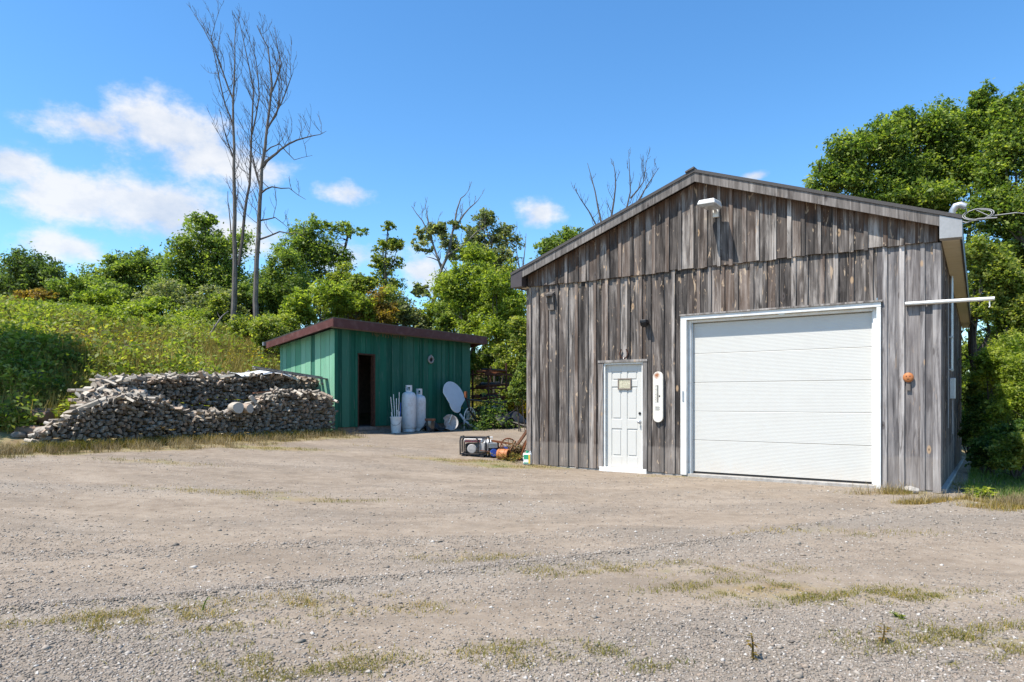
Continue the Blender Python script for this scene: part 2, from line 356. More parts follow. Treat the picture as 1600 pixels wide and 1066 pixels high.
YP = [(9.2, 8.7, 2.6, .9, .95), (7.2, 9.0, 1.2, .45, .9), (6.0, 9.3, .8, .2, .7), (12, 11, 4, 2.5, .95), (3.0, 12.4, 1.2, .25, .55), (5.6, 10.2, .9, .25, .5), (.0, 13.8, 1.6, .45, .75), (-1.0, 14.3, 1.8, .4, .7),
      (-2.3, 4.3, .9, .3, .42), (-1.3, 4.6, .9, .25, .40), (1.9, 4.95, .8, .3, .62), (2.9, 4.85, .7, .22, .5), (.3, 3.7, .6, .22, .42), (2.9, 3.9, .9, .35, .45), (3.6, 3.5, .6, .35, .42), (1.2, 5.6, 1.2, .25, .38), (-4.2, 9.6, 1.6, .35, .48),
      (-6.2, 11.8, 1.4, .35, .52), (-8.2, 9.6, .9, .5, .48), (-2.8, 9.3, 1.6, .3, .46), (-.4, 6.1, .7, .2, .38), (-5.5, 14.6, 2.0, .5, .75), (-3.4, 15.8, 1.0, .3, .4), (.6, 5.5, .8, .2, .38), (3.4, 7.2, 1.2, .3, .36), (-7, 7.6, 1.4, .3, .38), (-1.2, 3.6, .7, .25, .36)]
def grassmask(x, y):
    x = np.asarray(x, float); y = np.asarray(y, float); q = Q(x, y); p = PP(x, y)
    g = sst(-1.3, -.1, q+.35*hnoise(x*1.3, y*1.3))*np.where(p > 7.4, 0, 1)
    g = np.maximum(g, sst(0.2, 1.2, q+.3*hnoise(x, y)))
    g = np.maximum(g, sst(22.5, 25, y+.4*hnoise(x, y)))
    g = np.maximum(g, .85*sst(-1.9, -.7, q+.4*hnoise(x*1.7, y*1.7))*(p < 7.2)*.7)
    for cx, cy, a, b, s_ in YP:
        g = np.maximum(g, s_*np.exp(-((x-cx)/a)**2-((y-cy)/b)**2))
    gx = (x-GL[0])*RT.x+(y-GL[1])*RT.y
    g = np.maximum(g, .8*sst(8.6, 10, gx)*sst(8.3, 9.3, y))
    return np.clip(g, 0, 1)
def stonemask(x, y):      # where gravel lies loose; between are packed wheel tracks of bare fines
    x = np.asarray(x, float); y = np.asarray(y, float)
    s_ = .26+.26*hnoise(x*1.1+3, y*1.9)
    for cx, cy, a, b, k in [(-2.3, 3.9, 1.0, .8, .9), (1.5, 3.7, 1.1, .55, .9), (.6, 3.5, .8, .4, .5), (2.0, 4.3, .8, .5, .6), (-1.0, 4.9, 1.2, .35, .5), (.9, 5.9, 1.6, .3, .5), (-.6, 8.9, 2, .5, .3), (5.2, 8.6, 2, .7, .5)]:
        s_ = s_+k*np.exp(-((x-cx)/a)**2-((y-cy)/b)**2)
    r1 = y-(4.9+.34*(x+2)+.025*(x+2)**2); r3 = y-(6.9+.20*x); r2 = y-(9.3+.10*(x+6))
    s_ = s_+.5*np.exp(-((r1+.05)/.22)**2)+.4*np.exp(-(r3/.3)**2)+.3*np.exp(-(r2/.3)**2)
    return np.clip(s_, 0.04, 1)
def axis(lo, hi, st, far, gr=1.28):
    a = list(np.arange(lo, hi+1e-6, st)); d = st
    while a[-1] < far: d *= gr; a.append(a[-1]+d)
    d = st
    while a[0] > -far: d *= gr; a.insert(0, a[0]-d)
    return np.array(a)
def build_ground():
    ax = axis(-16, 14, .16, 900); ay = axis(2, 30, .16, 900)
    X, Y = np.meshgrid(ax, ay); x = X.ravel(); y = Y.ravel(); z = H(x, y)
    nx, ny = len(ax), len(ay); i = np.arange(nx*ny).reshape(ny, nx)
    Fc = np.stack([i[:-1, :-1], i[:-1, 1:], i[1:, 1:], i[1:, :-1]], -1).reshape(-1, 4)
    t = NT('gravel_yard_ground'); v = t.coord(); g = t.attr('grass'); st = t.attr('stone')
    n0 = t.noise(v, .9, 6, .6); n1 = t.noise(v, 6, 6, .65); n2 = t.noise(v, 45, 4, .6)
    dirt = t.ramp(t.math('ADD', t.math('MULTIPLY', n0, .55), t.math('MULTIPLY', n1, .45)), [(.30, (.162, .122, .085)), (.5, (.242, .190, .138)), (.70, (.302, .244, .182))])
    dirt = t.mix(t.rng(n2, .3, .75, 0, .6), dirt, t.ramp(n1, [(.3, (.17, .134, .10)), (.7, (.335, .28, .218))]))
    v1 = t.vor(v, 58); v2 = t.vor(v, 120); v3 = t.vor(v, 30)
    def pebbles(vo, thr):
        c = t.sep(vo.outputs['Color']); k = t.math('MULTIPLY', t.rng(vo.outputs['Distance'], .42, .30, 0, 1), t.math('GREATER_THAN', t.math('ADD', c[1], thr), .62))
        col = t.ramp(c[0], [(0, (.13, .115, .10)), (.3, (.22, .193, .164)), (.7, (.30, .266, .228)), (.95, (.39, .355, .31)), (1, (.54, .51, .46))]); return k, col
    th = t.rng(st, 0, 1, -.15, .55)
    k2, c2 = pebbles(v2, th); k1, c1 = pebbles(v1, th); k3, c3 = pebbles(v3, t.rng(st, 0, 1, -.45, .2))
    col = t.mix(t.math('MULTIPLY', k2, .75), dirt, c2); col = t.mix(t.math('MULTIPLY', k1, .85), col, c1); col = t.mix(t.math('MULTIPLY', k3, .8), col, c3)
    nb = t.noise(t.vscale(v, (.55, 1.6, 1)), 1, 6, .65, .8); col = t.mix(t.rng(nb, .50, .68, 0, .55), col, (.155, .126, .096)); col = t.mix(t.rng(nb, .46, .30, 0, .4), col, (.37, .305, .235))
    col = t.mix(t.rng(st, .35, .9, 0, .35), col, (.20, .178, .15))
    gm = t.rng(t.math('ADD', g, t.math('MULTIPLY', t.math('SUBTRACT', t.noise(v, 5, 6, .7), .5), .9)), .30, .62, 0, .75)
    gc = t.ramp(t.noise(v, 2.3, 5, .6), [(.3, (.20, .13, .065)), (.5, (.27, .21, .10)), (.7, (.14, .16, .045))])
    col = t.mix(gm, col, gc)
    rust = t.rng(t.noise(t.vscale(v, (1, 1, 1), (7, 3, 0)), 1.7, 6, .7), .66, .74, 0, .45); col = t.mix(rust, col, (.24, .135, .075))
    hgt = t.math('ADD', k1, t.math('MULTIPLY', n2, .6))
    m = t.done(t.bsdf(col, .95, 0, .15, t.bump(hgt, .45, .009)))
    o = npmesh('ground', np.stack([x, y, z], 1), Fc, m, None, True, {'grass': grassmask(x, y), 'stone': stonemask(x, y)})
    tag(o, kind='structure')
build_ground()

# loose stones lying on the yard
def stones(n, ylo, yhi, size, name, label, seed, pw=1):
    g = np.random.default_rng(seed); V = []; pts = []
    got = 0
    xs = []; ys = []
    while got < n:
        y = ylo*(yhi/ylo)**g.random(n*2); x = (g.random(n*2)*1.7-.85)*y*1.0
        keep = (g.random(n*2) < stonemask(x, y)**pw) & (grassmask(x, y) < .75) & (Q(x, y) < -.4)
        gx = (x-GL[0])*RT.x+(y-GL[1])*RT.y; gy = (x-GL[0])*D.x+(y-GL[1])*D.y
        keep &= ~((gx > -.1) & (gx < 7.5) & (gy > -.05))
        xs.append(x[keep]); ys.append(y[keep]); got += keep.sum()
    x = np.concatenate(xs)[:n]; y = np.concatenate(ys)[:n]; z = H(x, y)
    s_ = size*np.exp(g.normal(0, .38, n))
    base = np.array([[1,0,0],[-1,0,0],[0,1,0],[0,-1,0],[0,0,1],[0,0,-1]], float)
    fc = np.array([[0,2,4],[2,1,4],[1,3,4],[3,0,4],[2,0,5],[1,2,5],[3,1,5],[0,3,5]])
    B = base[None]*g.uniform(.6, 1.15, (n, 6, 1))+g.normal(0, .22, (n, 6, 3)); B[:, :, 2] *= .62; B[:, :, 0] *= 1.15
    a = g.uniform(0, 6.28, n); ca, sa = np.cos(a), np.sin(a)
    bx = B[:, :, 0]*ca[:, None]-B[:, :, 1]*sa[:, None]; by = B[:, :, 0]*sa[:, None]+B[:, :, 1]*ca[:, None]
    V = np.stack([bx*s_[:, None]+x[:, None], by*s_[:, None]+y[:, None], B[:, :, 2]*s_[:, None]+z[:, None]+.12*s_[:, None]], -1).reshape(-1, 3)
    Fc = (fc[None]+6*np.arange(n)[:, None, None]).reshape(-1, 3)
    t = NT(name+'_stone'); at = t.attr('var'); v = t.coord()
    c = t.ramp(at, [(0, (.12, .105, .09)), (.25, (.21, .182, .15)), (.55, (.275, .238, .195)), (.75, (.29, .228, .176)), (.92, (.37, .335, .29)), (1, (.54, .505, .455))])
    c = t.mix(t.rng(t.noise(v, 70, 3), .4, .8, 0, .35), c, (.30, .25, .2))
    m = t.done(t.bsdf(c, .9, 0, .2))
    o = npmesh(name, V, Fc, m, None, False, {'var': np.repeat(g.random(n), 6)}); tag(o, label, 'gravel', None, 'stuff')
stones(60000, 3.0, 7.0, .0068, 'gravel', 'loose crushed gravel scattered over the near yard', 11)
stones(13000, 6.0, 17, .0085, 'gravel', 'loose gravel scattered over the far half of the yard', 12)
stones(420, 3.0, 15, .017, 'gravel', 'larger pale stones strewn among the yard gravel', 13)

# ------------------------------------------------------------------ garage
GA = math.atan2(RT.y, RT.x)
W, LEN = 7.37, 15.0
gar = thing('barn_garage', 'weathered grey board and batten garage with white overhead door', 'garage', (GL[0], GL[1], 0), GA)
ROOF_K = .36; CX = W/2
def roofz(x): return 5.35-ROOF_K*abs(x-CX)        # underside of the roof deck over the front wall
gr = random.Random(5)
SEAM = 3.79
OD = (3.47, 6.55, .06, 2.86); ED = (1.72, 2.66, .06, 2.13)          # openings: x0 x1 z0 z1
def board(x0, x1, y0, y1, z0f, z1f, mat, name='board'):
    g0 = gr.uniform(-.008, .008)
    MB().hexa([(x0,y0,z0f(x0)+g0),(x1,y0,z0f(x1)+g0),(x1,y1,z0f(x1)+g0),(x0,y1,z0f(x0)+g0),(x0,y0,z1f(x0)),(x1,y0,z1f(x1)),(x1,y1,z1f(x1)),(x0,y1,z1f(x0))]).build(name, mat, gar, fix=False)
def edges(lo, hi, n, j):
    e = [lo+(hi-lo)*i/n for i in range(n+1)]
    return [e[0]]+[q+gr.uniform(-j, j) for q in e[1:-1]]+[e[-1]]
base = lambda x: .045-.02*x/W
ev = edges(0, W, 32, .028)
def clip_cols(a, b):       # vertical spans left open by the two doors
    for x0, x1, z0, z1 in (OD, ED):
        if a >= x0-.03 and b <= x1+.03: return z1+.02
    return None
low_edges = sorted(set([round(q, 3) for q in ev if not any(abs(q-k) < .07 for k in (OD[0], OD[1], ED[0], ED[1]))]+[OD[0], OD[1], ED[0], ED[1]]))
for a, b in zip(low_edges, low_edges[1:]):
    top = clip_cols(a, b); j = gr.uniform(-.004, .004)
    mt = M['wood_grey'] if a > 6.5 else M['wood_low']
    board(a+.004, b-.004, -.012+j, .015, (lambda x, t=top: t) if top else base, lambda x: SEAM+.05, mt)
for q in low_edges[1:-1]:
    if any(abs(q-k) < .01 for k in (OD[0], OD[1], ED[0], ED[1])): continue
    top = clip_cols(q, q); hw = gr.uniform(.026, .034); mt = M['wood_grey'] if q > 6.5 else M['wood_low']
    board(q-hw, q+hw, -.036, -.0135+.002, (lambda x, t=top: t) if top else base, lambda x: SEAM+.02, mt, 'batten')
up = edges(0, W, 31, .028)
for a, b in zip(up, up[1:]):
    j = gr.uniform(-.004, .004); z0 = SEAM+gr.uniform(-.02, .012)
    if a < CX < b:
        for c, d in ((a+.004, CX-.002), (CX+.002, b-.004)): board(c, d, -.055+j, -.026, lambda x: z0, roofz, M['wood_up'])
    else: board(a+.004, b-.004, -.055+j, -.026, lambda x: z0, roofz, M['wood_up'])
for q in up[1:-1]:
    hw = gr.uniform(.026, .034); z0 = SEAM+gr.uniform(-.025, .01)
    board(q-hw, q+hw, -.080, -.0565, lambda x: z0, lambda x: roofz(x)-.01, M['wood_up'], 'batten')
# packing board behind the gable skirt, front corner posts
MB().box(.0, W, -.0255, -.0125, SEAM+.03, SEAM+.13).build('skirt_batten', M['beam'], gar)
MB().box(-.03, .075, -.045, .12, .03, SEAM-.03).build('corner_post', M['wood_low'], gar)
MB().box(W-.07, W+.035, -.045, .10, .0, SEAM-.03).build('corner_post', M['wood_grey'], gar)
# side walls
gz = lambda y: .0-.042*max(0, y-.3)
def side(xa, xb, xc, vis):
    e = edges(.101, LEN, 62 if vis else 50, .02)
    for a, b in zip(e, e[1:]):
        x0, x1 = sorted((xa, xb)); lo = (gz(a)+.06, gz(b)+.06) if vis else (.05, .05); j = gr.uniform(-.003, .003)
        MB().hexa([(x0+j,a+.004,lo[0]),(x1+j,a+.004,lo[0]),(x1+j,b-.004,lo[1]),(x0+j,b-.004,lo[1]),(x0+j,a+.004,3.95),(x1+j,a+.004,3.95),(x1+j,b-.004,3.95),(x0+j,b-.004,3.95)]).build('board', M['wood_low'], gar, fix=False)
    if vis:
        for q in e[1:-1]:
            x0, x1 = sorted((xb, xc)); l0 = gz(q)+.06
            MB().box(x0+(.0045 if vis else 0), x1, q-.03, q+.03, l0, 3.94).build('batten', M['wood_low'], gar, fix=False)
side(W-.015, W+.012, W+.036, True)
side(.015, -.012, -.036, False)
mb = MB().box(0, W, LEN-.03, LEN, -.6, 4.0).prism([(0, 4.0), (W, 4.0), (CX, roofz(CX))], 1, LEN-.03, LEN); mb.build('rear_wall', M['wood_low'], gar)
# concrete footing under the walls
mb = MB().hexa([(W-.16,.10,-1.0),(W+.10,.10,-1.0),(W+.10,LEN,-1.4),(W-.16,LEN,-1.4),(W-.16,.10,.055),(W+.10,.10,.055),(W+.10,LEN,gz(LEN)+.055),(W-.16,LEN,gz(LEN)+.055)])
mb.box(.0, W-.02, .0, .09, -.5, .035); mb.build('footing', M['concrete'], gar, bevel=.01)
# interior floor, dark inside
MB().box(.1, W-.2, .12, LEN-.1, -.3, .03).build('slab', M['concrete'], gar)
# roof deck
OV, RK = .30, .235
def roof_half(sgn):
    xe = CX+sgn*(CX+OV); ze = roofz(xe); zr = roofz(CX); y0, y1 = -RK-.02, LEN+.25; th = .055
    p = [(CX,y0,zr+.12),(xe,y0,ze+.12),(xe,y1,ze+.12),(CX,y1,zr+.12)]
    q = [(a,b,c+th) for a,b,c in p]
    return MB().hexa(p+q).build('roof_slope', M['shingle'], gar)
roof_half(-1); roof_half(1)
MB().hexa([(CX-.16,-RK-.04,roofz(CX)+.18-.05),(CX,-RK-.04,roofz(CX)+.181),(CX,LEN+.26,roofz(CX)+.181),(CX-.16,LEN+.26,roofz(CX)+.13),(CX-.16,-RK-.04,roofz(CX)+.155),(CX,-RK-.04,roofz(CX)+.215),(CX,LEN+.26,roofz(CX)+.215),(CX-.16,LEN+.26,roofz(CX)+.155)]).build('ridge_cap', M['shingle'], gar)
for sgn in (-1, 1):      # rake boards, rake soffit
    xe = CX+sgn*(CX-.0+(.02 if sgn > 0 else .02)); 
    def sl(x, dz): return roofz(x)+dz
    MB().hexa([(CX,-RK,sl(CX,-.045)),(xe,-RK,sl(xe,-.045)),(xe,-RK+.03,sl(xe,-.045)),(CX,-RK+.03,sl(CX,-.045)),(CX,-RK,sl(CX,.118)),(xe,-RK,sl(xe,.118)),(xe,-RK+.03,sl(xe,.118)),(CX,-RK+.03,sl(CX,.118))]).build('rake_board', M['wood_trim'], gar)
    MB().hexa([(CX,-RK+.032,sl(CX,.05)),(xe,-RK+.032,sl(xe,.05)),(xe,.0,sl(xe,.05)),(CX,.0,sl(CX,.05)),(CX,-RK+.032,sl(CX,.115)),(xe,-RK+.032,sl(xe,.115)),(xe,.0,sl(xe,.115)),(CX,.0,sl(CX,.115))]).build('rake_soffit', M['beam'], gar)
# boxed eaves: fascia, soffit slats, end returns
for sgn in (-1, 1):
    xo = CX+sgn*(CX+OV); xw = CX+sgn*(CX+.04); zb = 3.80; zt = roofz(xo)+.115
    a, b = sorted((xo, xo-sgn*.025))
    MB().box(a, b, -RK+.03, LEN+.22, zb-.015, zt).build('fascia', M['brown_metal'], gar)
    a, b = sorted((xw, xo-sgn*.0255)); so_ = MB().box(a, b, -.05, LEN+.2, zb+.006, zb+.018).build('soffit', M['soffit'], gar)
    if sgn > 0:
        nsl = 60
        for k in range(nsl):
            y0 = -.045+k*(LEN+.24)/nsl; MB().box(a+.001, b-.001, y0+.004, y0+(LEN+.24)/nsl-.012, zb-.004, zb+.0055).build('soffit_slat', M['soffit'], so_, fix=False)
    xi = CX+sgn*(CX+.022); a0, a1 = sorted((xi, xo+sgn*.004))
    pts = [(xi, zb-.02), (xo+sgn*.004, zb-.03), (xo+sgn*.004, zt-.005), (xi, roofz(xi)+.114)]
    MB().prism(pts, 1, -RK-.006, -.052).build('eave_return', M['alum'] if sgn > 0 else M['brown_metal'], gar, bevel=.004)
# overhead door
od = MB().box(OD[0]+.06, OD[1]-.06, .155, .17, .08, OD[3]-.04).build('overhead_door', M['door_white'], gar)
zz = [.085, .665, 1.192, 1.719, 2.246, 2.80]
for a, b in zip(zz, zz[1:]):
    MB().box(OD[0]+.065, OD[1]-.065, .11, .154, a+.002, b-.002).build('door_panel', M['door_white'], od, bevel=.006)
MB().box(OD[0]+.065, OD[1]-.065, .12, .153, .055, .083).build('bottom_seal', M['rubber'], od)
x0, x1, z0, z1 = OD
for nm, bx in (('door_casing', (x0-.11, x0+.002, -.062, .03, .03, z1+.0)), ('door_casing', (x1-.002, x1+.06, -.058, .03, .0, z1+.0)), ('door_casing', (x0-.11, x1+.06, -.062, .03, z1+.001, z1+.075))):
    MB().box(*bx).build(nm, M['white'], gar, bevel=.004)
MB().box(x0-.125, x1+.085, -.085, .02, z1+.0765, z1+.105).build('drip_cap', M['wood_trim'], gar)
for nm, bx in (('jamb', (x0+.003, x0+.058, .031, .18, .03, z1-.002)), ('jamb', (x1-.058, x1-.003, .031, .18, .02, z1-.002)), ('jamb', (x0+.059, x1-.059, .031, .18, z1-.045, z1-.002))):
    MB().box(*bx).build(nm, M['white'], gar, bevel=.003)
MB().box(x0+.0585, x0+.0795, .065, .109, .06, z1-.05).build('weather_strip', M['galv'], gar)
MB().box(x1-.0795, x1-.0585, .065, .109, .06, z1-.05).build('weather_strip', M['white_plastic'], gar)
MB().box(x0-.075, x0-.045, -.075, -.0635, 1.38, 1.56).build('latch_plate', M['galv'], gar)
MB().box(x0-.1, x1+.05, -.03, .4, -.2, .052).build('threshold', M['concrete'], gar, bevel=.008)
# entry door with six panels
x0, x1, z0, z1 = ED
for bx in ((x0-.05, x0+.05, -.048, .05, .06, z1-.003), (x1-.05, x1+.04, -.048, .05, .06, z1-.003), (x0-.055, x1+.045, -.06, .05, z1-.002, z1+.045)):
    MB().box(*bx).build('door_casing', M['wood_trim'], gar, bevel=.003)
for bx in ((x0+.051, x0+.085, -.02, .15, .06, z1-.04), (x1-.083, x1-.051, -.02, .15, .06, z1-.04), (x0+.0515, x1-.0515, -.02, .15, z1-.039, z1-.004)):
    MB().box(*bx).build('jamb', M['white'], gar)
MB().box(x0-.03, x1+.03, -.055, .2, -.2, .085).build('threshold', M['white'], gar, bevel=.006)
e0, e1 = x0+.087, x1-.085; dw = e1-e0
ent = MB().box(e0, e1, .055, .09, .09, z1-.042).build('entry_door', M['entry_white'], gar)
cols = [(e0, e0+.11), (e0+dw/2-.055, e0+dw/2+.055), (e1-.11, e1)]; rows = [(.09, .30), (.84, 1.02), (1.66, 1.78), (1.955, z1-.042)]
for a, b in cols: MB().box(a, b, .042, .0545, .09, z1-.042).build('door_stile', M['entry_white'], ent, bevel=.004)
for a, b in rows:
    for c in ((cols[0][1]+.0005, cols[1][0]-.0005), (cols[1][1]+.0005, cols[2][0]-.0005)): MB().box(c[0], c[1], .0425, .0545, a, b).build('door_rail', M['entry_white'], ent, bevel=.004)
for (za, zb_) in ((.30, .84), (1.02, 1.66), (1.78, 1.955)):
    for c in ((cols[0][1], cols[1][0]), (cols[1][1], cols[2][0])): MB().box(c[0]+.03, c[1]-.03, .045, .0545, za+.03, zb_-.03).build('raised_panel', M['entry_white'], ent, bevel=.006)
mb = MB(); hb = Matrix.Translation((e1-.06, .042, .98)) @ Matrix.Rotation(R(90), 4, 'X')
mb.lathe([(.034, 0), (.034, .008), (.012, .012), (.012, .04), (.028, .048), (.03, .07), (.018, .082), (.0, .084)], 16).xf(hb); mb.build('door_knob', M['galv'], ent, True)
mb = MB().lathe([(.026, 0), (.026, .012), (.0, .014)], 16).xf(Matrix.Translation((e1-.06, .0425, 1.14)) @ Matrix.Rotation(R(90), 4, 'X')); mb.build('deadbolt', M['dark'], ent, True)

def gw(x, y, z): # garage local -> world
    return Vector((GL[0]+RT.x*x+D.x*y, GL[1]+RT.y*x+D.y*y, z))
# plaque hanging on the entry door
t_ = thing('door_plaque', 'small framed cream plaque hanging on the white entry door', 'sign', gw(2.2, .0355, 1.71), GA)
MB().box(-.125, .125, -.012, .0045, -.095, .095).build('backing', simple('plaque_cream', (.50, .46, .34), .7, 0, .5, 30, 0, .3, ((.16, .2, .1), .8)), t_)
for bx in ((-.14, .14, -.022, .0055, .085, .108), (-.14, .14, -.022, .0055, -.108, -.085), (-.14, -.118, -.0215, .0055, -.085, .085), (.118, .14, -.0215, .0055, -.085, .085)): MB().box(*bx).build('frame', M['beam'], t_, bevel=.003)
# big wall thermometer, rusted at the top
t_ = thing('wall_thermometer', 'tall rusted white wall thermometer between the two garage doors', 'thermometer', gw(2.93, -.038, 1.455), GA)
def stad(w_, h_, n=10, narrow=1):
    p = []
    for i in range(n+1): a = math.pi*i/n; p.append((w_*math.cos(a), h_-w_+w_*math.sin(a)))
    for i in range(n+1): a = math.pi+math.pi*i/n; p.append((w_*narrow*math.cos(a), -h_+w_+w_*narrow*math.sin(a)))
    return p
def thermo():
    t = NT('enamel_rusty'); v = t.coord(); z = t.sep(v)[2]; n = t.noise(v, 9, 6, .7)
    c = t.mix(t.rng(n, .4, .75, 0, .6), (.72, .69, .61), (.55, .47, .36))
    d = t.n('ShaderNodeVectorMath', operation='DISTANCE'); t.put(d.inputs[0], v); d.inputs[1].default_value = (-.02, -.03, .40)
    c = t.mix(t.rng(t.math('ADD', d.outputs['Value'], t.math('MULTIPLY', n, .12)), .13, .09, 0, 1), c, (.33, .12, .045))
    c = t.mix(t.rng(t.noise(v, 22, 6, .7), .66, .7, 0, .8), c, (.30, .13, .06)); return t.done(t.bsdf(c, .6, 0, .35))
MB().prism(stad(.098, .475), 1, -.045, .0).build('face', thermo(), t_, bevel=.006)
MB().box(-.008, .008, -.052, -.0455, -.10, .22).build('glass_tube', M['glass_dark'], t_)
for k in range(14): MB().box(-.045 if k % 2 else -.055, -.016, -.0475, -.0455, -.10+k*.024, -.096+k*.024).build('tick', M['dark'], t_, fix=False)
for k in range(5): MB().box(-.05, .03+.01*(k % 2), -.0475, -.0455, -.185-k*.016, -.181-k*.016).build('tick', M['dark'], t_, fix=False)
MB().box(.022, .045, -.049, -.0455, .0, .03).build('bulb_mark', M['dark'], t_)
# floodlight
t_ = thing('floodlight', 'old white floodlight on a bracket under the garage gable', 'lamp', gw(4.03, -.084, 4.70), GA)
MB().box(-.05, .05, -.05, .0, -.06, .10).build('bracket', M['white'], t_, bevel=.005)
MB().tube([(0, -.03, .02), (0, -.08, .07), (0, -.14, .11)], .028, 10).build('arm', M['galv'], t_, True)
mb = MB()
prof = [(-.15, .07), (-.13, .135), (.13, .135), (.15, .07)]
mb.hexa([(-.20,-.46,.09),(.13,-.50,.07),(.15,-.12,.06),(-.16,-.10,.08),(-.17,-.44,.17),(.11,-.48,.16),(.13,-.14,.17),(-.14,-.12,.18)])
mb.build('housing', M['white'], t_, bevel=.02)
MB().hexa([(-.14,-.41,.05),(.09,-.44,.035),(.10,-.17,.03),(-.11,-.16,.045),(-.18,-.45,.085),(.12,-.49,.066),(.135,-.13,.056),(-.15,-.11,.075)]).build('lens', simple('frosted_lens', (.35, .36, .36), .2, 0, .2, 12), t_, bevel=.008)
# small dark lamp / camera, nest box, horseshoe, orange disc, white rail
t_ = thing('security_lamp', 'small black lamp on the boards above the entry door', 'lamp', gw(2.68, -.037, 2.86), GA)
MB().lathe([(.055, 0), (.055, .02), (.02, .03)], 14).xf(Matrix.Rotation(R(90), 4, 'X')).build('base', M['dark'], t_, True)
MB().box(-.065, .065, -.17, -.03, -.02, .05).build('hood', M['dark'], t_, bevel=.015)
MB().lathe([(.045, 0), (.06, .10), (.0, .11)], 14).xf(Matrix.Translation((0, -.05, .0)) @ Matrix.Rotation(R(115), 4, 'X')).build('head', M['dark'], t_, True)
t_ = thing('nest_box', 'small grey wooden box with open pale bottom below the left eave', 'box', gw(.585, -.037, 3.44), GA)
MB().hexa([(-.085,-.11,.10),(.085,-.11,.10),(.085,0,.15),(-.085,0,.15),(-.085,-.12,.135),(.085,-.12,.135),(.085,0,.20),(-.085,0,.20)]).build('lid', M['wood_trim'], t_)
MB().box(-.07, .07, -.022, .0, -.18, .099).build('back', M['wood_low'], t_)
for s_ in (-1, 1): MB().hexa([(s_*.07-.008,-.085,-.03),(s_*.07+.008,-.085,-.03),(s_*.07+.008,-.0225,-.12),(s_*.07-.008,-.0225,-.12),(s_*.07-.008,-.09,.105),(s_*.07+.008,-.09,.105),(s_*.07+.008,-.0225,.13),(s_*.07-.008,-.0225,.13)]).build('side', M['wood_trim'], t_)
t_ = thing('horseshoe', 'rusty horseshoe nailed up over the entry door', 'horseshoe', gw(2.22, -.037, 2.30), GA)
pts = [(.085*math.cos(a)*(1 if abs(a-1.5*math.pi) < 1.7 else .9), -.012, .10*math.sin(a)) for a in np.linspace(math.pi*.72, math.pi*2.28, 18)]
MB().tube(pts, .013, 6).build('shoe', M['rust_dark'], t_, True)
MB().lathe([(.0, 0), (.012, .004), (.0, .01)], 8).xf(Matrix.Translation((0, -.022, -.1)) @ Matrix.Rotation(R(90), 4, 'X')).build('nail', M['galv'], t_)
t_ = thing('orange_disc', 'round orange plastic disc with a face right of the overhead door', 'ornament', gw(6.98, -.034, 1.745), GA)
RX = Matrix.Rotation(R(90), 4, 'X')
MB().lathe([(.064, 0), (.075, .012), (.068, .03), (.045, .042), (0, .046)], 24).xf(RX).build('disc', M['orange'], t_, True)
for s_ in (-1, 1): MB().lathe([(.008, 0), (.008, .004), (0, .005)], 8).xf(Matrix.Translation((s_*.024, -.0425, .018)) @ RX).build('eye', M['rust_dark'], t_, True)
MB().tube([(-.016, -.0445, -.026), (.016, -.0445, -.026)], .004, 5).build('mouth', M['rust_dark'], t_)
MB().box(-.03, .03, -.012, 0, -.20, -.078).build('stem', M['wood_trim'], t_)
t_ = thing('wall_pole', 'white horizontal pole fixed across the right corner of the garage', 'pole', gw(6.94, -.075, 2.875), GA)
MB().tube([(0, 0, 0), (1.12, .0, -.012)], .027, 12).build('pole', M['white'], t_, True)
for x_ in (.12, .40): MB().box(x_-.12, x_+.10, .028, .04, -.035, .03).build('bracket', M['wood_trim'], t_)
MB().tube([(1.06, 0, -.03), (1.06, 0, -.09), (1.065, 0, -.12), (1.05, 0, -.135)], .008, 6).build('hook', M['white'], t_)
# service mast with cable loop and the wire leaving to the right
t_ = thing('service_mast', 'grey service mast with weatherhead and looped cable on the roof edge', 'mast', gw(W+.14, 1.1, 4.06), GA)
MB().tube([(0, 0, -.05), (0, 0, .34), (.01, 0, .42), (.05, 0, .49), (.12, 0, .50), (.19, 0, .46)], [.035, .035, .05, .055, .055, .05], 12).build('pipe', M['galv'], t_, True)
MB().lathe([(.05, 0), (.052, .03), (.045, .06)], 14, (0, 0, .22)).build('collar', M['rope'], t_, True)
lp = []
for i in range(30):
    a = i/29*2*math.pi*1.9; lp.append((.36+.22*math.cos(a+2.4)*(1-.25*(i/29)), .02*math.sin(a*3), .31+.10*math.sin(a+2.4)*(1-.3*i/29)))
MB().tube([(.19, 0, .46)]+lp+[(.5, 0, .26), (.85, 0, .26)], .008, 5).build('cable_loop', M['rope'], t_, True)
MB().tube([(0, 0, .30), (.2, .0, .20), (.35, 0, .24), (.6, 0, .22)], .011, 5).build('cable_loop', M['rope'], t_, True)
A_ = gw(W+.14+.85, 1.1, 4.32); B_ = A_+Vector((16, 3.5, 1.2))
wp = [A_.lerp(B_, i/16)+Vector((0, 0, -1.1*4*(i/16)*(1-i/16)*.5)) for i in range(17)]
tag(MB().tube(wp, .009, 5).build('overhead_wire', M['rope']), 'thin service wire running from the roof mast to the right', 'wire')
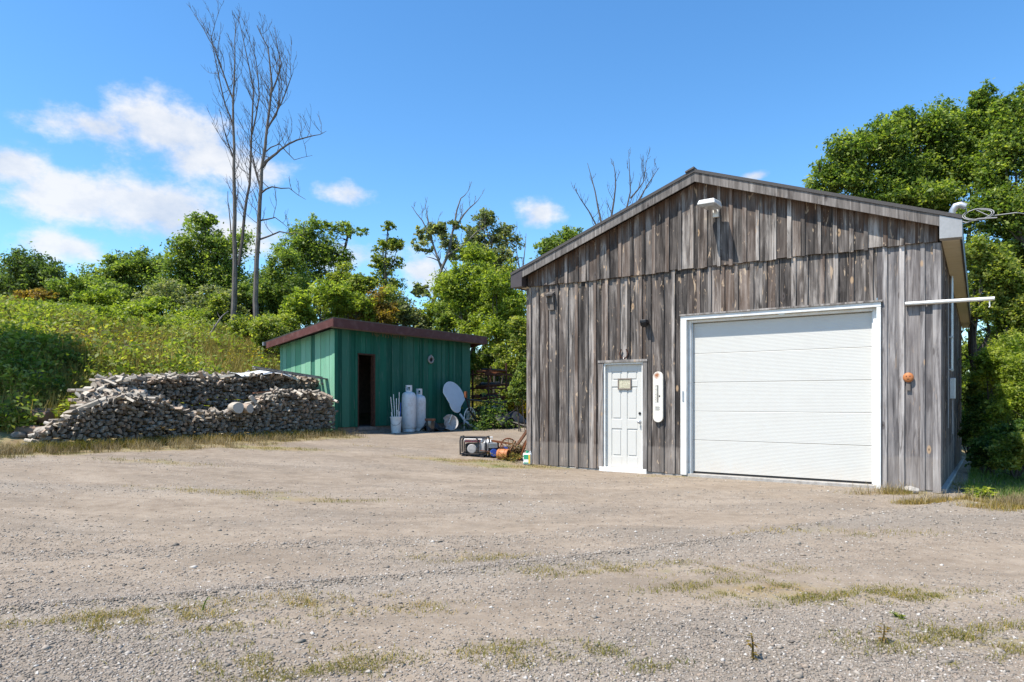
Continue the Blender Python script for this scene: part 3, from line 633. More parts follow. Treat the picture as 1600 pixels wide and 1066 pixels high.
# conduit with meter box on the shaded side wall
t_ = thing('conduit', 'grey electrical conduit with junction box on the shaded garage side', 'conduit', gw(W+.036, 3.4, 0), GA)
MB().tube([(.035, 0, 3.77), (.035, 0, 1.95)], .030, 10).build('pipe', M['galv'], t_, True)
MB().box(.001, .10, -.09, .09, 1.42, 1.82).build('junction_box', M['galv'], t_, bevel=.012)
MB().tube([(.05, 0, 1.42), (.05, 0, .75)], .012, 8).build('ground_wire', M['rope'], t_, True)
MB().tube([(.02, -1.2, 3.2), (.02, -1.2, .9)], .010, 6).build('wire_run', M['rope'], t_, True)
for z_ in (1.98, 2.6, 3.3): MB().box(.001, .072, -.045, .045, z_-.015, z_+.015).build('strap', M['galv'], t_)
# broken footing stone at the corner
def rock(name, label, loc, s, seed, mat=None, cat='stone', group=None):
    import bmesh
    bm = bmesh.new(); bmesh.ops.create_icosphere(bm, subdivisions=2, radius=1); g = random.Random(seed)
    k = [Vector((g.uniform(-1,1), g.uniform(-1,1), g.uniform(-1,1))).normalized() for _ in range(9)]
    for v in bm.verts:
        d = min(1, min([.78/max(.01, v.co.dot(q)) if v.co.dot(q) > .78 else 1 for q in k])); v.co *= d*(1+g.uniform(-.05, .05))
        v.co = Vector((v.co.x*s[0], v.co.y*s[1], v.co.z*s[2]))
    me = bpy.data.meshes.new(name); bm.to_mesh(me); bm.free(); me.materials.append(mat or M['concrete'])
    o = bpy.data.objects.new(name, me); C.objects.link(o); o.location = loc; o.rotation_euler = (0, 0, g.uniform(0, 6)); return tag(o, label, cat, group)
p = gw(7.02, -.16, .0); rock('concrete_chunk', 'broken pale concrete chunk at the right front corner of the garage', (p.x, p.y, h1(p.x, p.y)+.03), (.17, .10, .06), 3)
# ------------------------------------------------------------------ green shed
SA = (-4.86, 18.6); SZ = .43; SANG = math.atan2(D.y, D.x)
def SL(x, y, z=0): return Vector((SA[0]+D.x*x-RT.x*y, SA[1]+D.y*x-RT.y*y, SZ+z))
def SG(x, y, dz=0): p = SL(x, y); return Vector((p.x, p.y, h1(p.x, p.y)+dz))
shed = thing('green_shed', 'green painted wooden shed with dark red roof edge and open doorway', 'shed', (SA[0], SA[1], SZ), SANG)
SW, SD = 6.0, 2.36
def stop(y): return 2.93-.155*y
sr = random.Random(9)
def sboard(p, mat, name='board'): MB().hexa(p).build(name, mat, shed, fix=False)
DO = (.83, 1.45, .22, 2.26)
e = [0]
while e[-1] < SW-.2: e.append(e[-1]+sr.choice([.14, .19, .2, .24, .3]))
e = [q for q in e if not any(abs(q-k) < .08 for k in (DO[0], DO[1]))]+[DO[0], DO[1]]; e = sorted(e); e[-1] = SW
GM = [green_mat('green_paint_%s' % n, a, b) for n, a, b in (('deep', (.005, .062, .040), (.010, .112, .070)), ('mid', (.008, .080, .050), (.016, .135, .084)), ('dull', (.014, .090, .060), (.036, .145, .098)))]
for a, b in zip(e, e[1:]):
    z0 = DO[3] if (a >= DO[0]-.01 and b <= DO[1]+.01) else .2+sr.uniform(-.012, .012); j = sr.uniform(-.009, .004)
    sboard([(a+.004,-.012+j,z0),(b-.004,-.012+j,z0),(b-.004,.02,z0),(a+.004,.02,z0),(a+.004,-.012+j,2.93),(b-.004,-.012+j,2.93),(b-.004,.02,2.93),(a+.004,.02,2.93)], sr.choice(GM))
for q in e[1:-1]:
    if sr.random() < .45 and not (DO[0]-.03 < q < DO[1]+.03): sboard([(q-.018,-.03,.2),(q+.018,-.03,.2),(q+.018,-.0215,.2),(q-.018,-.0215,.2),(q-.018,-.03,2.93),(q+.018,-.03,2.93),(q+.018,-.0215,2.93),(q-.018,-.0215,2.93)], sr.choice(GM), 'batten')
y = .021; k = 0
while y < SD-.05:      # left wall, faded in the sun, with wide gaps
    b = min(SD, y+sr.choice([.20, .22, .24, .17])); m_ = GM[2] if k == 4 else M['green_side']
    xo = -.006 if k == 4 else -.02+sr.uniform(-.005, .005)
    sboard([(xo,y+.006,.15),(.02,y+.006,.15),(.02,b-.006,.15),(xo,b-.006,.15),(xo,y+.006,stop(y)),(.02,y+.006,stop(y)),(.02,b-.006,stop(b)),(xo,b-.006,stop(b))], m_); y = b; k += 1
sboard([(-.035,-.035,.12),(.075,-.035,.12),(.075,-.0305,.12),(-.035,-.0305,.12),(-.035,-.035,2.9),(.075,-.035,2.9),(.075,-.0305,2.9),(-.035,-.0305,2.9)], GM[1], 'corner_trim')
MB().box(-.034, -.0265, -.03, .07, .12, 2.88).build('corner_trim', M['green_side'], shed)
MB().hexa([(SW-.03,.021,.1),(SW+.015,.021,.1),(SW+.015,SD,.1),(SW-.03,SD,.1),(SW-.03,.021,stop(0)),(SW+.015,.021,stop(0)),(SW+.015,SD,stop(SD)),(SW-.03,SD,stop(SD))]).build('end_wall', GM[0], shed)
MB().box(.021, SW-.031, SD-.03, SD, .1, stop(SD)).build('rear_wall', M['beam'], shed)
MB().box(.03, SW-.03, .03, SD-.03, .08, .2).build('floor', M['beam'], shed)
for bx in ((-.02, SW, -.06, .06, -.1, .085), (-.02, 2.2, -.16, -.065, -.1, .05), (-.02, .06, .07, SD, -.2, .1)): MB().box(*bx).build('skid_beam', M['beam'], shed, bevel=.01)
for bx in ((DO[0]-.004, DO[0]+.03, -.02, .09, DO[2]-.02, DO[3]), (DO[1]-.03, DO[1]+.035, -.034, .09, DO[2]-.02, DO[3]), (DO[0]-.01, DO[1]+.035, -.034, .09, DO[3]+.001, DO[3]+.04)): MB().box(*bx).build('door_frame', M['rust_dark'], shed)
MB().box(DO[0]-.05, DO[1]+.1, -.055, .09, .1, .185).build('door_sill', M['beam'], shed)
# roof slab and fascias
y0, y1, xa, xb = -.36, 2.54, -.36, 6.52
def rz_(y): return 3.17-.178*(y-y0)
MB().hexa([(xa+.03,y0+.03,rz_(y0)-.1),(xb-.03,y0+.03,rz_(y0)-.1),(xb-.03,y1-.02,rz_(y1)-.1),(xa+.03,y1-.02,rz_(y1)-.1),(xa-.01,y0-.01,rz_(y0)+.012),(xb+.01,y0-.01,rz_(y0)+.012),(xb+.01,y1+.05,rz_(y1)+.012),(xa-.01,y1+.05,rz_(y1)+.012)]).build('roof_slab', M['shingle'], shed)
MB().box(xa, xb, y0, y0+.028, 2.92, 3.165).build('fascia', M['fascia_red'], shed, bevel=.004)
for x_ in (xa, xb-.028):
    MB().hexa([(x_,y0+.0285,2.94),(x_+.028,y0+.0285,2.94),(x_+.028,y1,rz_(y1)-.19),(x_,y1,rz_(y1)-.19),(x_,y0+.0285,rz_(y0)-.003),(x_+.028,y0+.0285,rz_(y0)-.003),(x_+.028,y1,rz_(y1)-.003),(x_,y1,rz_(y1)-.003)]).build('fascia', M['fascia_red'], shed, bevel=.004)
MB().box(xa-.06, xa+.25, y1+.051, y1+.09, rz_(y1)-.10, rz_(y1)+.0).build('drip_edge', M['galv'], shed)
MB().hexa([(xa+.03,y0+.03,2.925),(xb-.03,y0+.03,2.925),(xb-.03,.0,2.935),(xa+.03,.0,2.935),(xa+.03,y0+.03,2.945),(xb-.03,y0+.03,2.945),(xb-.03,.0,2.955),(xa+.03,.0,2.955)]).build('soffit', M['beam'], shed)
mb = MB()
for k in range(26):      # torn old fringe and nest straw tucked under the roof edge
    x_ = 1.35+k*.055+sr.uniform(-.02, .02); mb.tube([(x_, -.06, 2.925), (x_+sr.uniform(-.05, .05), -.07, 2.925-sr.uniform(.03, .13))], .006, 4)
mb.build('straw', M['dry'], shed)
t_ = thing('vent_ring', 'small grey metal vent hood on the green shed front', 'vent', SL(3.9, -.034, 2.27), SANG)
MB().tube([(.11*math.cos(a), -.02, .11*math.sin(a)) for a in np.linspace(0, 6.283, 19)], .026, 8, caps=False).build('ring', M['grey_dish'], t_, True)
MB().lathe([(.10, 0), (.10, .008)], 18).xf(RX).build('opening', M['rubber'], t_, True)
MB().prism([(-.14, .0), (.0, .15), (.14, .0), (.10, -.01), (0, .10), (-.10, -.01)], 1, -.05, -.001).build('hood', M['grey_dish'], t_)
# ------------------------------------------------------------------ firewood
def log_mat(name, a, b, end):
    t = NT(name); v = t.coord(); r = t.math('FRACT', t.math('ADD', t.rnd(), t.attr('var'))); n = t.noise(v, 14, 6, .65, .3)
    g = t.noise(t.vscale(v, (70, 6, 70)), 1, 5, .6) if not end else t.noise(v, 60, 4)
    c = t.ramp(t.math('ADD', t.math('MULTIPLY', n, .5), t.math('MULTIPLY', r, .55)), [(.2, a), (.6, [(p+q)/2 for p, q in zip(a, b)]), (.9, b)])
    c = t.mix(t.rng(g, .5, .75, 0, .55), c, (.045, .036, .028)); c = t.mix(t.math('MULTIPLY', t.math('GREATER_THAN', r, .88), .5), c, (.24, .13, .07))
    return t.done(t.bsdf(c, .92, 0, .15, t.bump(g, .5, .006)))
ML = [log_mat('firewood_bark', (.20, .165, .13), (.58, .525, .44), False), log_mat('firewood_end', (.075, .058, .044), (.35, .295, .235), True)]
lr = random.Random(21); LOGV = []
def logshape(kind, n, sx, sz, ln):
    v = []; pts = []
    for j in range(n):
        a = 2*math.pi*j/n+(lr.uniform(-.3, .3) if kind else lr.uniform(-.08, .08)); rr_ = 1+(lr.uniform(-.22, .18) if kind else lr.uniform(-.06, .06)); pts.append((sx*math.cos(a)*rr_, sz*math.sin(a)*rr_))
    if kind == 2: pts = [(x_, max(z_, -sz*.35)) for x_, z_ in pts]
    V_ = [(x_, -ln/2, z_) for x_, z_ in pts]+[(x_*lr.uniform(.9, 1.08), ln/2+lr.uniform(-.015, .015), z_*lr.uniform(.9, 1.08)) for x_, z_ in pts]
    return V_, [(i, (i+1) % n, (i+1) % n+n, i+n) for i in range(n)], [tuple(range(n-1, -1, -1)), tuple(range(n, 2*n))]
LOGM = []
for k in range(16):
    kind = [1, 1, 1, 2, 1, 2, 0, 1][k % 8]; n = 8 if kind == 0 else lr.choice([4, 4, 5, 5, 6])
    V_, sd, en = logshape(kind, n, lr.uniform(.036, .062), lr.uniform(.028, .046), lr.uniform(.38, .46))
    mb = MB().add(V_, sd, 0); mb.f += en; mb.m += [1, 1]
    me = bpy.data.meshes.new('firewood_log'); me.from_pydata(mb.v, [], mb.f); [me.materials.append(m_) for m_ in ML]; me.polygons.foreach_set('material_index', mb.m)
    import bmesh
    bm = bmesh.new(); bm.from_mesh(me); bmesh.ops.recalc_face_normals(bm, faces=bm.faces); bm.to_mesh(me); bm.free(); LOGM.append((me, np.array(mb.v), mb.f, mb.m))
PQ = lambda p, q: (PX0+PD[0]*p+PN[0]*q, PY0+PD[1]*p+PN[1]*q)
AZ = math.atan2(PN[1], PN[0])-math.pi/2       # log axis (local y) lies across the pile
def prof1(p): return float(np.interp(p, [-.15, .3, 1, 1.6, 2.4, 2.75, 3.2, 4.2, 4.6, 5, 5.4, 6.3, 6.8, 7.08], [.06, .34, .80, .98, .98, .72, .60, .62, .76, .98, 1.14, 1.1, 1.05, .78]))
def prof2(p): return float(np.interp(p, [1.6, 2.2, 3.2, 4.5, 6, 7.3, 7.6], [1.25, 1.38, 1.44, 1.5, 1.55, 1.5, 1.2]))
LOGS = []      # (matrix, variant, row)
def putlog(p, q, z, yaw=0, roll=None, tilt=0, row=1):
    x_, y_ = PQ(p, q); g_ = h1(x_, y_) if row != 2 else h1(*PQ(p, .9))
    m_ = Matrix.Translation((x_, y_, g_+z)) @ Matrix.Rotation(AZ+yaw, 4, 'Z') @ Matrix.Rotation(tilt, 4, 'X') @ Matrix.Rotation(roll if roll is not None else lr.uniform(0, 6.28), 4, 'Y')
    LOGS.append((m_, lr.randrange(16), row))
def stack(pa, pb, q0, prof, row, zmin=0):
    z = .045; k = 0
    while z < 1.7:
        p = pa+(k % 2)*.07
        while p < pb:
            if z < prof(p)+lr.uniform(-.04, .04) and z >= zmin: putlog(p+lr.uniform(-.02, .02), q0+lr.gauss(0, .045), z+lr.uniform(-.022, .022), lr.gauss(0, .09), None, lr.gauss(0, .05), row)
            p += lr.uniform(.092, .128)
        z += .072; k += 1
stack(.08, 7.05, .22, prof1, 1); stack(1.5, 7.55, 1.15, prof2, 2, .35)
stack(2.2, 7.5, 1.75, lambda p: prof2(p)-.02, 2, 1.15)
for k in range(170):     # loose pieces thrown on top
    p = lr.uniform(.2, 7.0); putlog(p, .22+lr.gauss(0, .1), prof1(p)+lr.uniform(.0, .05), lr.uniform(-.9, .9), None, lr.gauss(0, .22), 3)
for k in range(320):
    p = lr.uniform(1.8, 7.4); putlog(p, 1.4+lr.gauss(0, .28), prof2(p)+lr.uniform(-.01, .06), lr.uniform(-1.3, 1.3), None, lr.gauss(0, .25), 2)
for k in range(150):     # slide of wood between the rows
    p = lr.uniform(1.2, 3.3); q = lr.uniform(.45, .95); putlog(p, q, prof1(p)*.9+(q-.4)*.55+lr.uniform(-.05, .04), lr.uniform(-.8, .8), None, lr.gauss(.25, .25), 3)
for z_ in range(9):      # criss-crossed end of the rear row
    for k in range(3): putlog(1.35+(.14*k if z_ % 2 else 0), 1.15+(0 if z_ % 2 else .16*k-.16), .35+z_*.1, 0 if z_ % 2 else math.pi/2, None, 0, 2)
camv = Vector((0, 0, CAM_H))
LOGS.sort(key=lambda l: (l[2] == 2, (l[0].translation-camv).length))
def log_label(m_, row, k):
    t = m_.translation; p = float(PP(t.x, t.y)); z = t.z-.46; sec = 'near its left end' if p < 1.1 else 'left of its dip' if p < 2.6 else 'in its dip' if p < 4.5 else 'toward the shed'
    if row == 2: return 'firewood log in the rear row of the woodpile '+sec, 'logs in the rear row'
    if row == 3: return 'loose weathered firewood log thrown on top of the woodpile '+sec, 'loose logs on the front row'
    co_ = 'bottom' if z < .22 else 'lower' if z < .5 else 'upper' if z < .8 else 'top'
    return '%s firewood log in the %s courses of the woodpile %s' % ('round grey' if k % 8 == 6 else 'split grey', co_, sec), 'firewood logs stacked in the front row'
for m_, k, row in LOGS[:300]:
    o = bpy.data.objects.new('firewood_log', LOGM[k][0]); C.objects.link(o); o.matrix_world = m_; lb_, gp_ = log_label(m_, row, k); tag(o, lb_, 'log', gp_)
def joined(name, items, label):
    V_ = []; F_ = []; MI = []; va = []; b = 0
    for m_, k, row in items:
        a = np.array(m_); vv = LOGM[k][1] @ a[:3, :3].T+a[:3, 3]; V_.append(vv); F_ += [tuple(i+b for i in f) for f in LOGM[k][2]]; MI += LOGM[k][3]; va += [lr.random()]*len(vv); b += len(vv)
    me = bpy.data.meshes.new(name); me.from_pydata(np.concatenate(V_).tolist(), [], F_); [me.materials.append(x_) for x_ in ML]; me.polygons.foreach_set('material_index', MI)
    at = me.attributes.new('var', 'FLOAT', 'POINT'); at.data.foreach_set('value', va)
    bm = bmesh.new(); bm.from_mesh(me); bmesh.ops.recalc_face_normals(bm, faces=bm.faces); bm.to_mesh(me); bm.free()
    o = bpy.data.objects.new(name, me); C.objects.link(o); return tag(o, label, 'firewood', None, 'stuff')
joined('firewood', LOGS[300:], 'rest of the grey split firewood filling the long woodpile')
# a little firewood stacked inside the shed
ins = []
for zi in range(14):
    for k in range(9): ins.append((Matrix.Translation(SL(.35+k*.15+.06*(zi % 2), 1.7+lr.uniform(-.05, .05), .26+zi*.1)) @ Matrix.Rotation(SANG+lr.gauss(0, .06), 4, 'Z') @ Matrix.Rotation(lr.uniform(0, 6), 4, 'Y'), lr.randrange(16), 2))
joined('firewood', ins, 'firewood stacked in the dark inside the shed doorway')
def round_log(name, label, loc, r_, ln, rot, group=None, mats=None, cat='log'):
    n = 14; mb = MB(); ys = [-ln/2, -ln/2+.012, ln/2-.012, ln/2]; rs = [r_*.95, r_, r_*1.01, r_*.95]; v = []
    for y_, rr_ in zip(ys, rs):
        for j in range(n): a = 2*math.pi*j/n; w_ = rr_*(1+.05*math.sin(a*3+r_*40)+.03*math.sin(a*5)); v.append((w_*math.cos(a), y_, w_*math.sin(a)))
    f = [(i*n+j, i*n+(j+1) % n, (i+1)*n+(j+1) % n, (i+1)*n+j) for i in range(3) for j in range(n)]
    mb.add(v, f); mb.f += [tuple(range(n-1, -1, -1)), tuple(range(3*n, 4*n))]; mb.m += [1, 1]
    o = mb.build(name, mats or ML, None, True); o.location = loc; o.rotation_euler = rot; return tag(o, label, cat, group)
MLE = [ML[0], simple('pale_sawn_end', (.40, .37, .33), .9, 0, .2, 30, .2)]
for k, (p, r_, lb) in enumerate(((4.18, .135, 'larger of two sawn log rounds lying in the dip of the woodpile'), (4.42, .115, 'smaller sawn log round beside the larger one on the woodpile'))):
    x_, y_ = PQ(p, .02); round_log('log_round', lb, (x_, y_, h1(x_, y_)+.60+r_+.03), r_, .3, (0, 0, AZ+(.25 if k else -.15)), 'sawn log rounds', MLE)
x_, y_ = PQ(4.72, .1); round_log('pale_log', 'pale log propped upright beside the sawn rounds on the woodpile', (x_, y_, h1(x_, y_)+.86), .05, .42, (R(62), 0, AZ+1.2), None, MLE)
# boards and a sheet lying over the right end of the pile
for k, (a, b, w_, lb) in enumerate((((5.1, .75, 1.74), (7.5, .62, 1.50), .13, 'long grey board sloping over the right end of the woodpile'), ((5.2, .95, 1.80), (7.55, .85, 1.55), .10, 'second grey board lying behind the long one on the woodpile'), ((4.9, .45, 1.12), (5.45, .35, 1.16), .10, 'short red-brown board lying across the woodpile'))):
    pa = PQ(a[0], a[1]); pb = PQ(b[0], b[1]); tag(MB().bar((*pa, h1(*pa)*0+.45+a[2]), (*pb, .45+b[2]), w_, .028).build('board', M['brown_wood'] if k == 2 else M['wood_trim']), lb, 'board')
def sheet(name, label, cat, cx, cy, z, sx, sy, rot, mat, amp, seed, droop=0):
    g = np.random.default_rng(seed); n = 17; a = np.linspace(-1, 1, n); X_, Y_ = np.meshgrid(a, a); Z_ = np.zeros_like(X_)
    for k in range(7): kx, ky = g.normal(0, 2.6, 2); Z_ += np.sin(X_*kx+Y_*ky+g.uniform(0, 6))*amp/(1+.3*k)
    Z_ -= droop*(X_**2+Y_**2); r_ = 1+.12*np.sin(3*np.arctan2(Y_, X_)+seed)
    xx = X_*sx*r_; yy = Y_*sy*r_; V_ = np.stack([cx+xx*math.cos(rot)-yy*math.sin(rot), cy+xx*math.sin(rot)+yy*math.cos(rot), z+Z_], -1).reshape(-1, 3)
    i = np.arange(n*n).reshape(n, n); o = npmesh(name, V_, np.stack([i[:-1, :-1], i[:-1, 1:], i[1:, 1:], i[1:, :-1]], -1).reshape(-1, 4), mat, None, True)
    m_ = o.modifiers.new('thickness', 'SOLIDIFY'); m_.thickness = .008; return tag(o, label, cat)
x_, y_ = PQ(5.6, 1.15); sheet('plastic_sheet', 'crumpled white plastic sheet lying on top of the woodpile', 'sheet', x_, y_, .45+1.66, .85, .32, math.atan2(PD[1], PD[0]), M['white_plastic'], .05, 5, .06)
# old logs and stones in the weeds left of the pile
MD = [log_mat('rotten_bark', (.05, .044, .04), (.17, .155, .14), False), log_mat('rotten_end', (.07, .062, .055), (.20, .18, .16), True)]
for k, (u, Y_, r_, ln, yaw, dz, lb) in enumerate([(60, 14.6, .14, .5, 1.45, .2, 'thick rotting log round left of the woodpile'), (52, 14.2, .13, .9, 1.3, .0, 'flat rotting log lying under the thick round'), (22, 14.8, .12, 1.5, 1.75, .0, 'long dark log lying in the weeds at the left edge'),
        (28, 15.4, .16, .7, .6, .0, 'grey log end poking out behind the dark long log'), (75, 14.9, .12, .5, 1.9, .0, 'small log beside the thick rotting round'), (10, 16.2, .1, 1.9, 1.4, .0, 'bleached fallen trunk in the weeds at far left'), (48, 13.0, .07, .35, 1.5, -.01, 'short brown log in the grass by the pile foot')]):
    p = G(u, Y_); round_log('old_log', lb, (p.x, p.y, p.z+r_*.8+dz), r_, ln, (R(4), 0, yaw), 'old logs in the weeds', MD)
for k, (u, Y_, s_) in enumerate([(36, 15.0, .22), (42, 14.4, .16), (8, 14.6, .2), (30, 14.0, .13)]):
    p = G(u, Y_); rock('stone', ['largest grey stone in the weeds left of the woodpile', 'grey stone between the rotting logs', 'stone half buried at the left edge', 'small stone in front of the dark log'][k], (p.x, p.y, p.z+s_*.3), (s_*1.3, s_, s_*.7), 30+k, M['fieldstone'], 'stone', 'stones by the woodpile')

# ------------------------------------------------------------------ things in front of the shed
def tank(label, loc, h, r_):
    t_ = thing('propane_tank', label, 'tank', loc, 0, 'tall white propane tanks by the shed')
    b_ = h-.20
    MB().lathe([(r_*.86, 0), (r_*.86, .07), (r_*.84, .075), (r_*.93, .10), (r_, .15), (r_, b_-.17), (r_*.95, b_-.09), (r_*.8, b_-.035), (r_*.5, b_-.005), (0, b_)], 32, cap=False).build('body', M['tank'], t_, True)
    MB().lathe([(r_+.003, b_-.235), (r_+.004, b_-.225), (r_+.003, b_-.215)], 32, cap=False).build('weld_seam', M['tank'], t_, True)
    mb = MB(); R2 = r_*.47; zl, zh = b_-.03, h
    def arc(a0, a1, z0, z1):
        n = 10; v = []
        for i in range(n+1):
            a = a0+(a1-a0)*i/n
            for rr_ in (R2, R2-.008): v += [(rr_*math.cos(a), rr_*math.sin(a), z0), (rr_*math.cos(a), rr_*math.sin(a), z1)]
        f = []
        for i in range(n): q = i*4; f += [(q, q+4, q+5, q+1), (q+2, q+3, q+7, q+6), (q+1, q+5, q+7, q+3), (q, q+2, q+6, q+4)]
        f += [(0, 1, 3, 2), (n*4, n*4+2, n*4+3, n*4+1)]; mb.add(v, f)
    c0 = -math.pi/2-.1
    arc(c0-2.7, c0+2.7, zl, zl+.07); arc(c0-2.7, c0+2.7, zh-.055, zh)
    for a0, a1 in ((c0-2.7, c0-.62), (c0+.62, c0+2.7)): arc(a0, a1, zl+.0705, zh-.0555)
    mb.build('collar', M['tank'], t_, True)
    MB().lathe([(.022, b_-.01), (.022, b_+.05), (.03, b_+.055), (.03, b_+.09), (0, b_+.095)], 12, cap=False).build('valve', M['galv'], t_, True)
    return t_
tank('spotted white propane tank nearest the bucket, the larger of two', SG(2.55, -.36), 1.40, .215)
tank('clean white propane tank right behind the spotted one', SG(3.12, -.26), 1.30, .205)
B0 = SG(1.86, -.50); t_ = thing('bucket', 'white plastic bucket holding white pipes beside the propane tanks', 'bucket', B0)
MB().lathe([(.135, 0), (.165, .44), (.178, .445), (.178, .475), (.160, .475), (.13, .02), (0, .02)], 28, cap=False).build('pail', M['white_plastic'], t_, True)
MB().tube([(.172*math.cos(a), .172*math.sin(a)-.0, .42-.20*abs(math.sin(a/1.0))*(1 if 1 else 0)) for a in np.linspace(math.pi, 2*math.pi, 14)], .004, 5).build('handle', M['cable_dark'], t_, True)
for k, (dx, dy, tx, ty, ln, col) in enumerate([(-.06, .02, -.10, .0, 1.02, 0), (-.02, .05, -.07, .03, 1.10, 0), (.02, .04, -.02, .02, .98, 0), (.05, .05, .03, .04, 1.16, 0), (.08, .03, .06, .0, .86, 1), (-.07, -.05, -.05, -.04, .58, 0), (.0, -.06, .05, -.03, .64, 0), (.07, -.05, .05, -.05, .60, 0)]):
    p = B0+Vector((dx, dy, .03)); tag(MB().tube([p, p+Vector((tx, ty, ln))], .012, 8).build('plastic_pipe', M['blue_plastic'] if col else M['white_plastic'], None, True), ['leftmost tall white pipe standing in the bucket', 'tall white pipe second from left in the bucket', 'tall white pipe in the middle of the bucket', 'tallest white pipe in the bucket', 'blue pipe standing in the bucket', 'short white pipe at the left rim of the bucket', 'short white pipe at the front of the bucket', 'short white pipe at the right rim of the bucket'][k], 'pipe', 'pipes in the bucket')
t_ = thing('metal_pail', 'dented dark metal pail with brown rim in front of the shed', 'pail', SG(3.02, -.80))
MB().lathe([(.12, 0), (.125, .01), (.15, .36), (.145, .37), (.115, .03), (0, .03)], 24, cap=False).build('body', simple('sooty_metal', (.12, .115, .11), .3, .7, .4, 7), t_, True)
MB().lathe([(.150, .33), (.168, .345), (.168, .385), (.150, .40), (.142, .37)], 24, cap=False).build('rim', M['brown_wood'], t_, True)
p = SG(3.42, -.55); sheet('black_tarp', 'crumpled black tarp between the tanks and the grey dish', 'tarp', p.x, p.y, p.z+.22, .55, .35, SANG, M['tarp'], .07, 8, .18)
t_ = thing('grey_dish', 'dented grey metal dish leaning in front of the shed', 'dish', SG(3.70, -1.0))
mb = MB(); n = 22; prof = [(.0, .0), (.10, .012), (.19, .045), (.25, .085), (.262, .095)]
v = []; f = []
for i, (r_, z_) in enumerate(prof):
    for j in range(n):
        a = 2*math.pi*j/n; k_ = 1-(.32 if (i > 2 and 10 <= j <= 13) else 0)-(.12 if (i > 3 and j in (8, 15)) else 0); v.append((r_*k_*math.cos(a), r_*k_*math.sin(a), z_))
f = [(i*n+j, i*n+(j+1) % n, (i+1)*n+(j+1) % n, (i+1)*n+j) for i in range(4) for j in range(n)]
mb.add(v, f); mb.xf(Matrix.Translation((0, 0, .25)) @ Matrix.Rotation(R(20), 4, 'Z') @ Matrix.Rotation(R(70), 4, 'X')); o = mb.build('bowl', M['grey_dish'], t_, True); o.modifiers.new('t', 'SOLIDIFY').thickness = .012
MB().tube([(-.02, -.03, .27), (.08, -.02, .52)], .02, 6).build('arm', M['galv'], t_, True)
# tall white oval panel leaning on the wall
t_ = thing('oval_panel', 'tall pale white oval panel leaning against the green shed front', 'panel', SG(4.62, -.46), SANG)
mb = MB().prism(stad(.50, .66, 14, .5), 1, -.015, .015).xf(Matrix.Translation((-.02, .0, .93)) @ Matrix.Rotation(R(-20), 4, 'X') @ Matrix.Rotation(R(14), 4, 'Y')); mb.build('sheet', M['panel_white'], t_, bevel=.006)
mb = MB().tube([Matrix.Translation((-.02, .0, .93)) @ Matrix.Rotation(R(-20), 4, 'X') @ Matrix.Rotation(R(14), 4, 'Y') @ Vector((x_, 0, z_)) for x_, z_ in stad(.50, .66, 14, .5)+[(.50, .16)]], .018, 6); mb.build('rim', M['white_plastic'], t_, True)
MB().tube([(.10, -.12, .50), (.18, -.3, .25), (.42, -.55, .02)], .035, 8).build('curved_leg', M['panel_white'], t_, True)
# black tube frame, wire chair, rusty rack, tarp mound
t_ = thing('tube_frame', 'black tubular metal frame lying in front of the oval panel', 'frame', SG(4.4, -.95), SANG)
fr = [[(.15, .0, 1.02), (.35, .0, .98), (2.1, .1, .86), (3.9, .2, .98)], [(.18, .0, 1.05), (.32, -.05, .62), (.55, -.1, .30), (.95, -.2, .0)], [(.30, -.02, .66), (.7, .0, .38), (1.6, .05, .04)], [(3.9, .2, .98), (3.92, .2, .35)], [(2.1, .1, .86), (2.0, .0, .03)], [(3.9, .2, .96), (2.4, .5, .9)], [(3.6, -.1, .10), (3.7, .2, .88)]]
for k, pl in enumerate(fr): MB().tube(pl, .026, 8).build('tube', M['dark'], t_, True)
MB().box(.12, .20, -.04, .04, 1.04, 1.24).build('grip', M['rust'], t_, bevel=.01)
t_ = thing('wire_chair_back', 'white wire chair back leaning in the black frame', 'chair', SG(5.0, -.78), SANG)
arcp = [(.30*math.cos(a), 0, .36+.36*math.sin(a)) for a in np.linspace(0, math.pi, 14)]
MB().tube([(.30, 0, .02)]+arcp+[(-.30, 0, .02)], .014, 6).build('hoop', M['white_plastic'], t_, True)
for x_ in (-.15, -.05, .05, .15): MB().tube([(x_, 0, .30), (x_, .0, .36+.36*math.sqrt(max(0, 1-(x_/.3)**2)))], .010, 5).build('wire', M['white_plastic'], t_, True)
for z_ in (.34, .58): MB().tube([(-.27, 0, z_), (.27, 0, z_)], .010, 5).build('crossbar', M['white_plastic'], t_, True)
rk = thing('scrap_rack', 'rusty steel rack loaded with scrap behind the right end of the shed', 'rack', SG(6.62, -.3), SANG)
for x_, y_, h_ in ((.05, 0, 2.05), (1.15, 0, 2.3), (.05, .7, 2.0), (1.15, .7, 2.2)): MB().tube([(x_, y_, -.05), (x_, y_, h_)], .035, 8).build('post', M['rust_dark'], rk, True)
sc = random.Random(4); n_ = 0
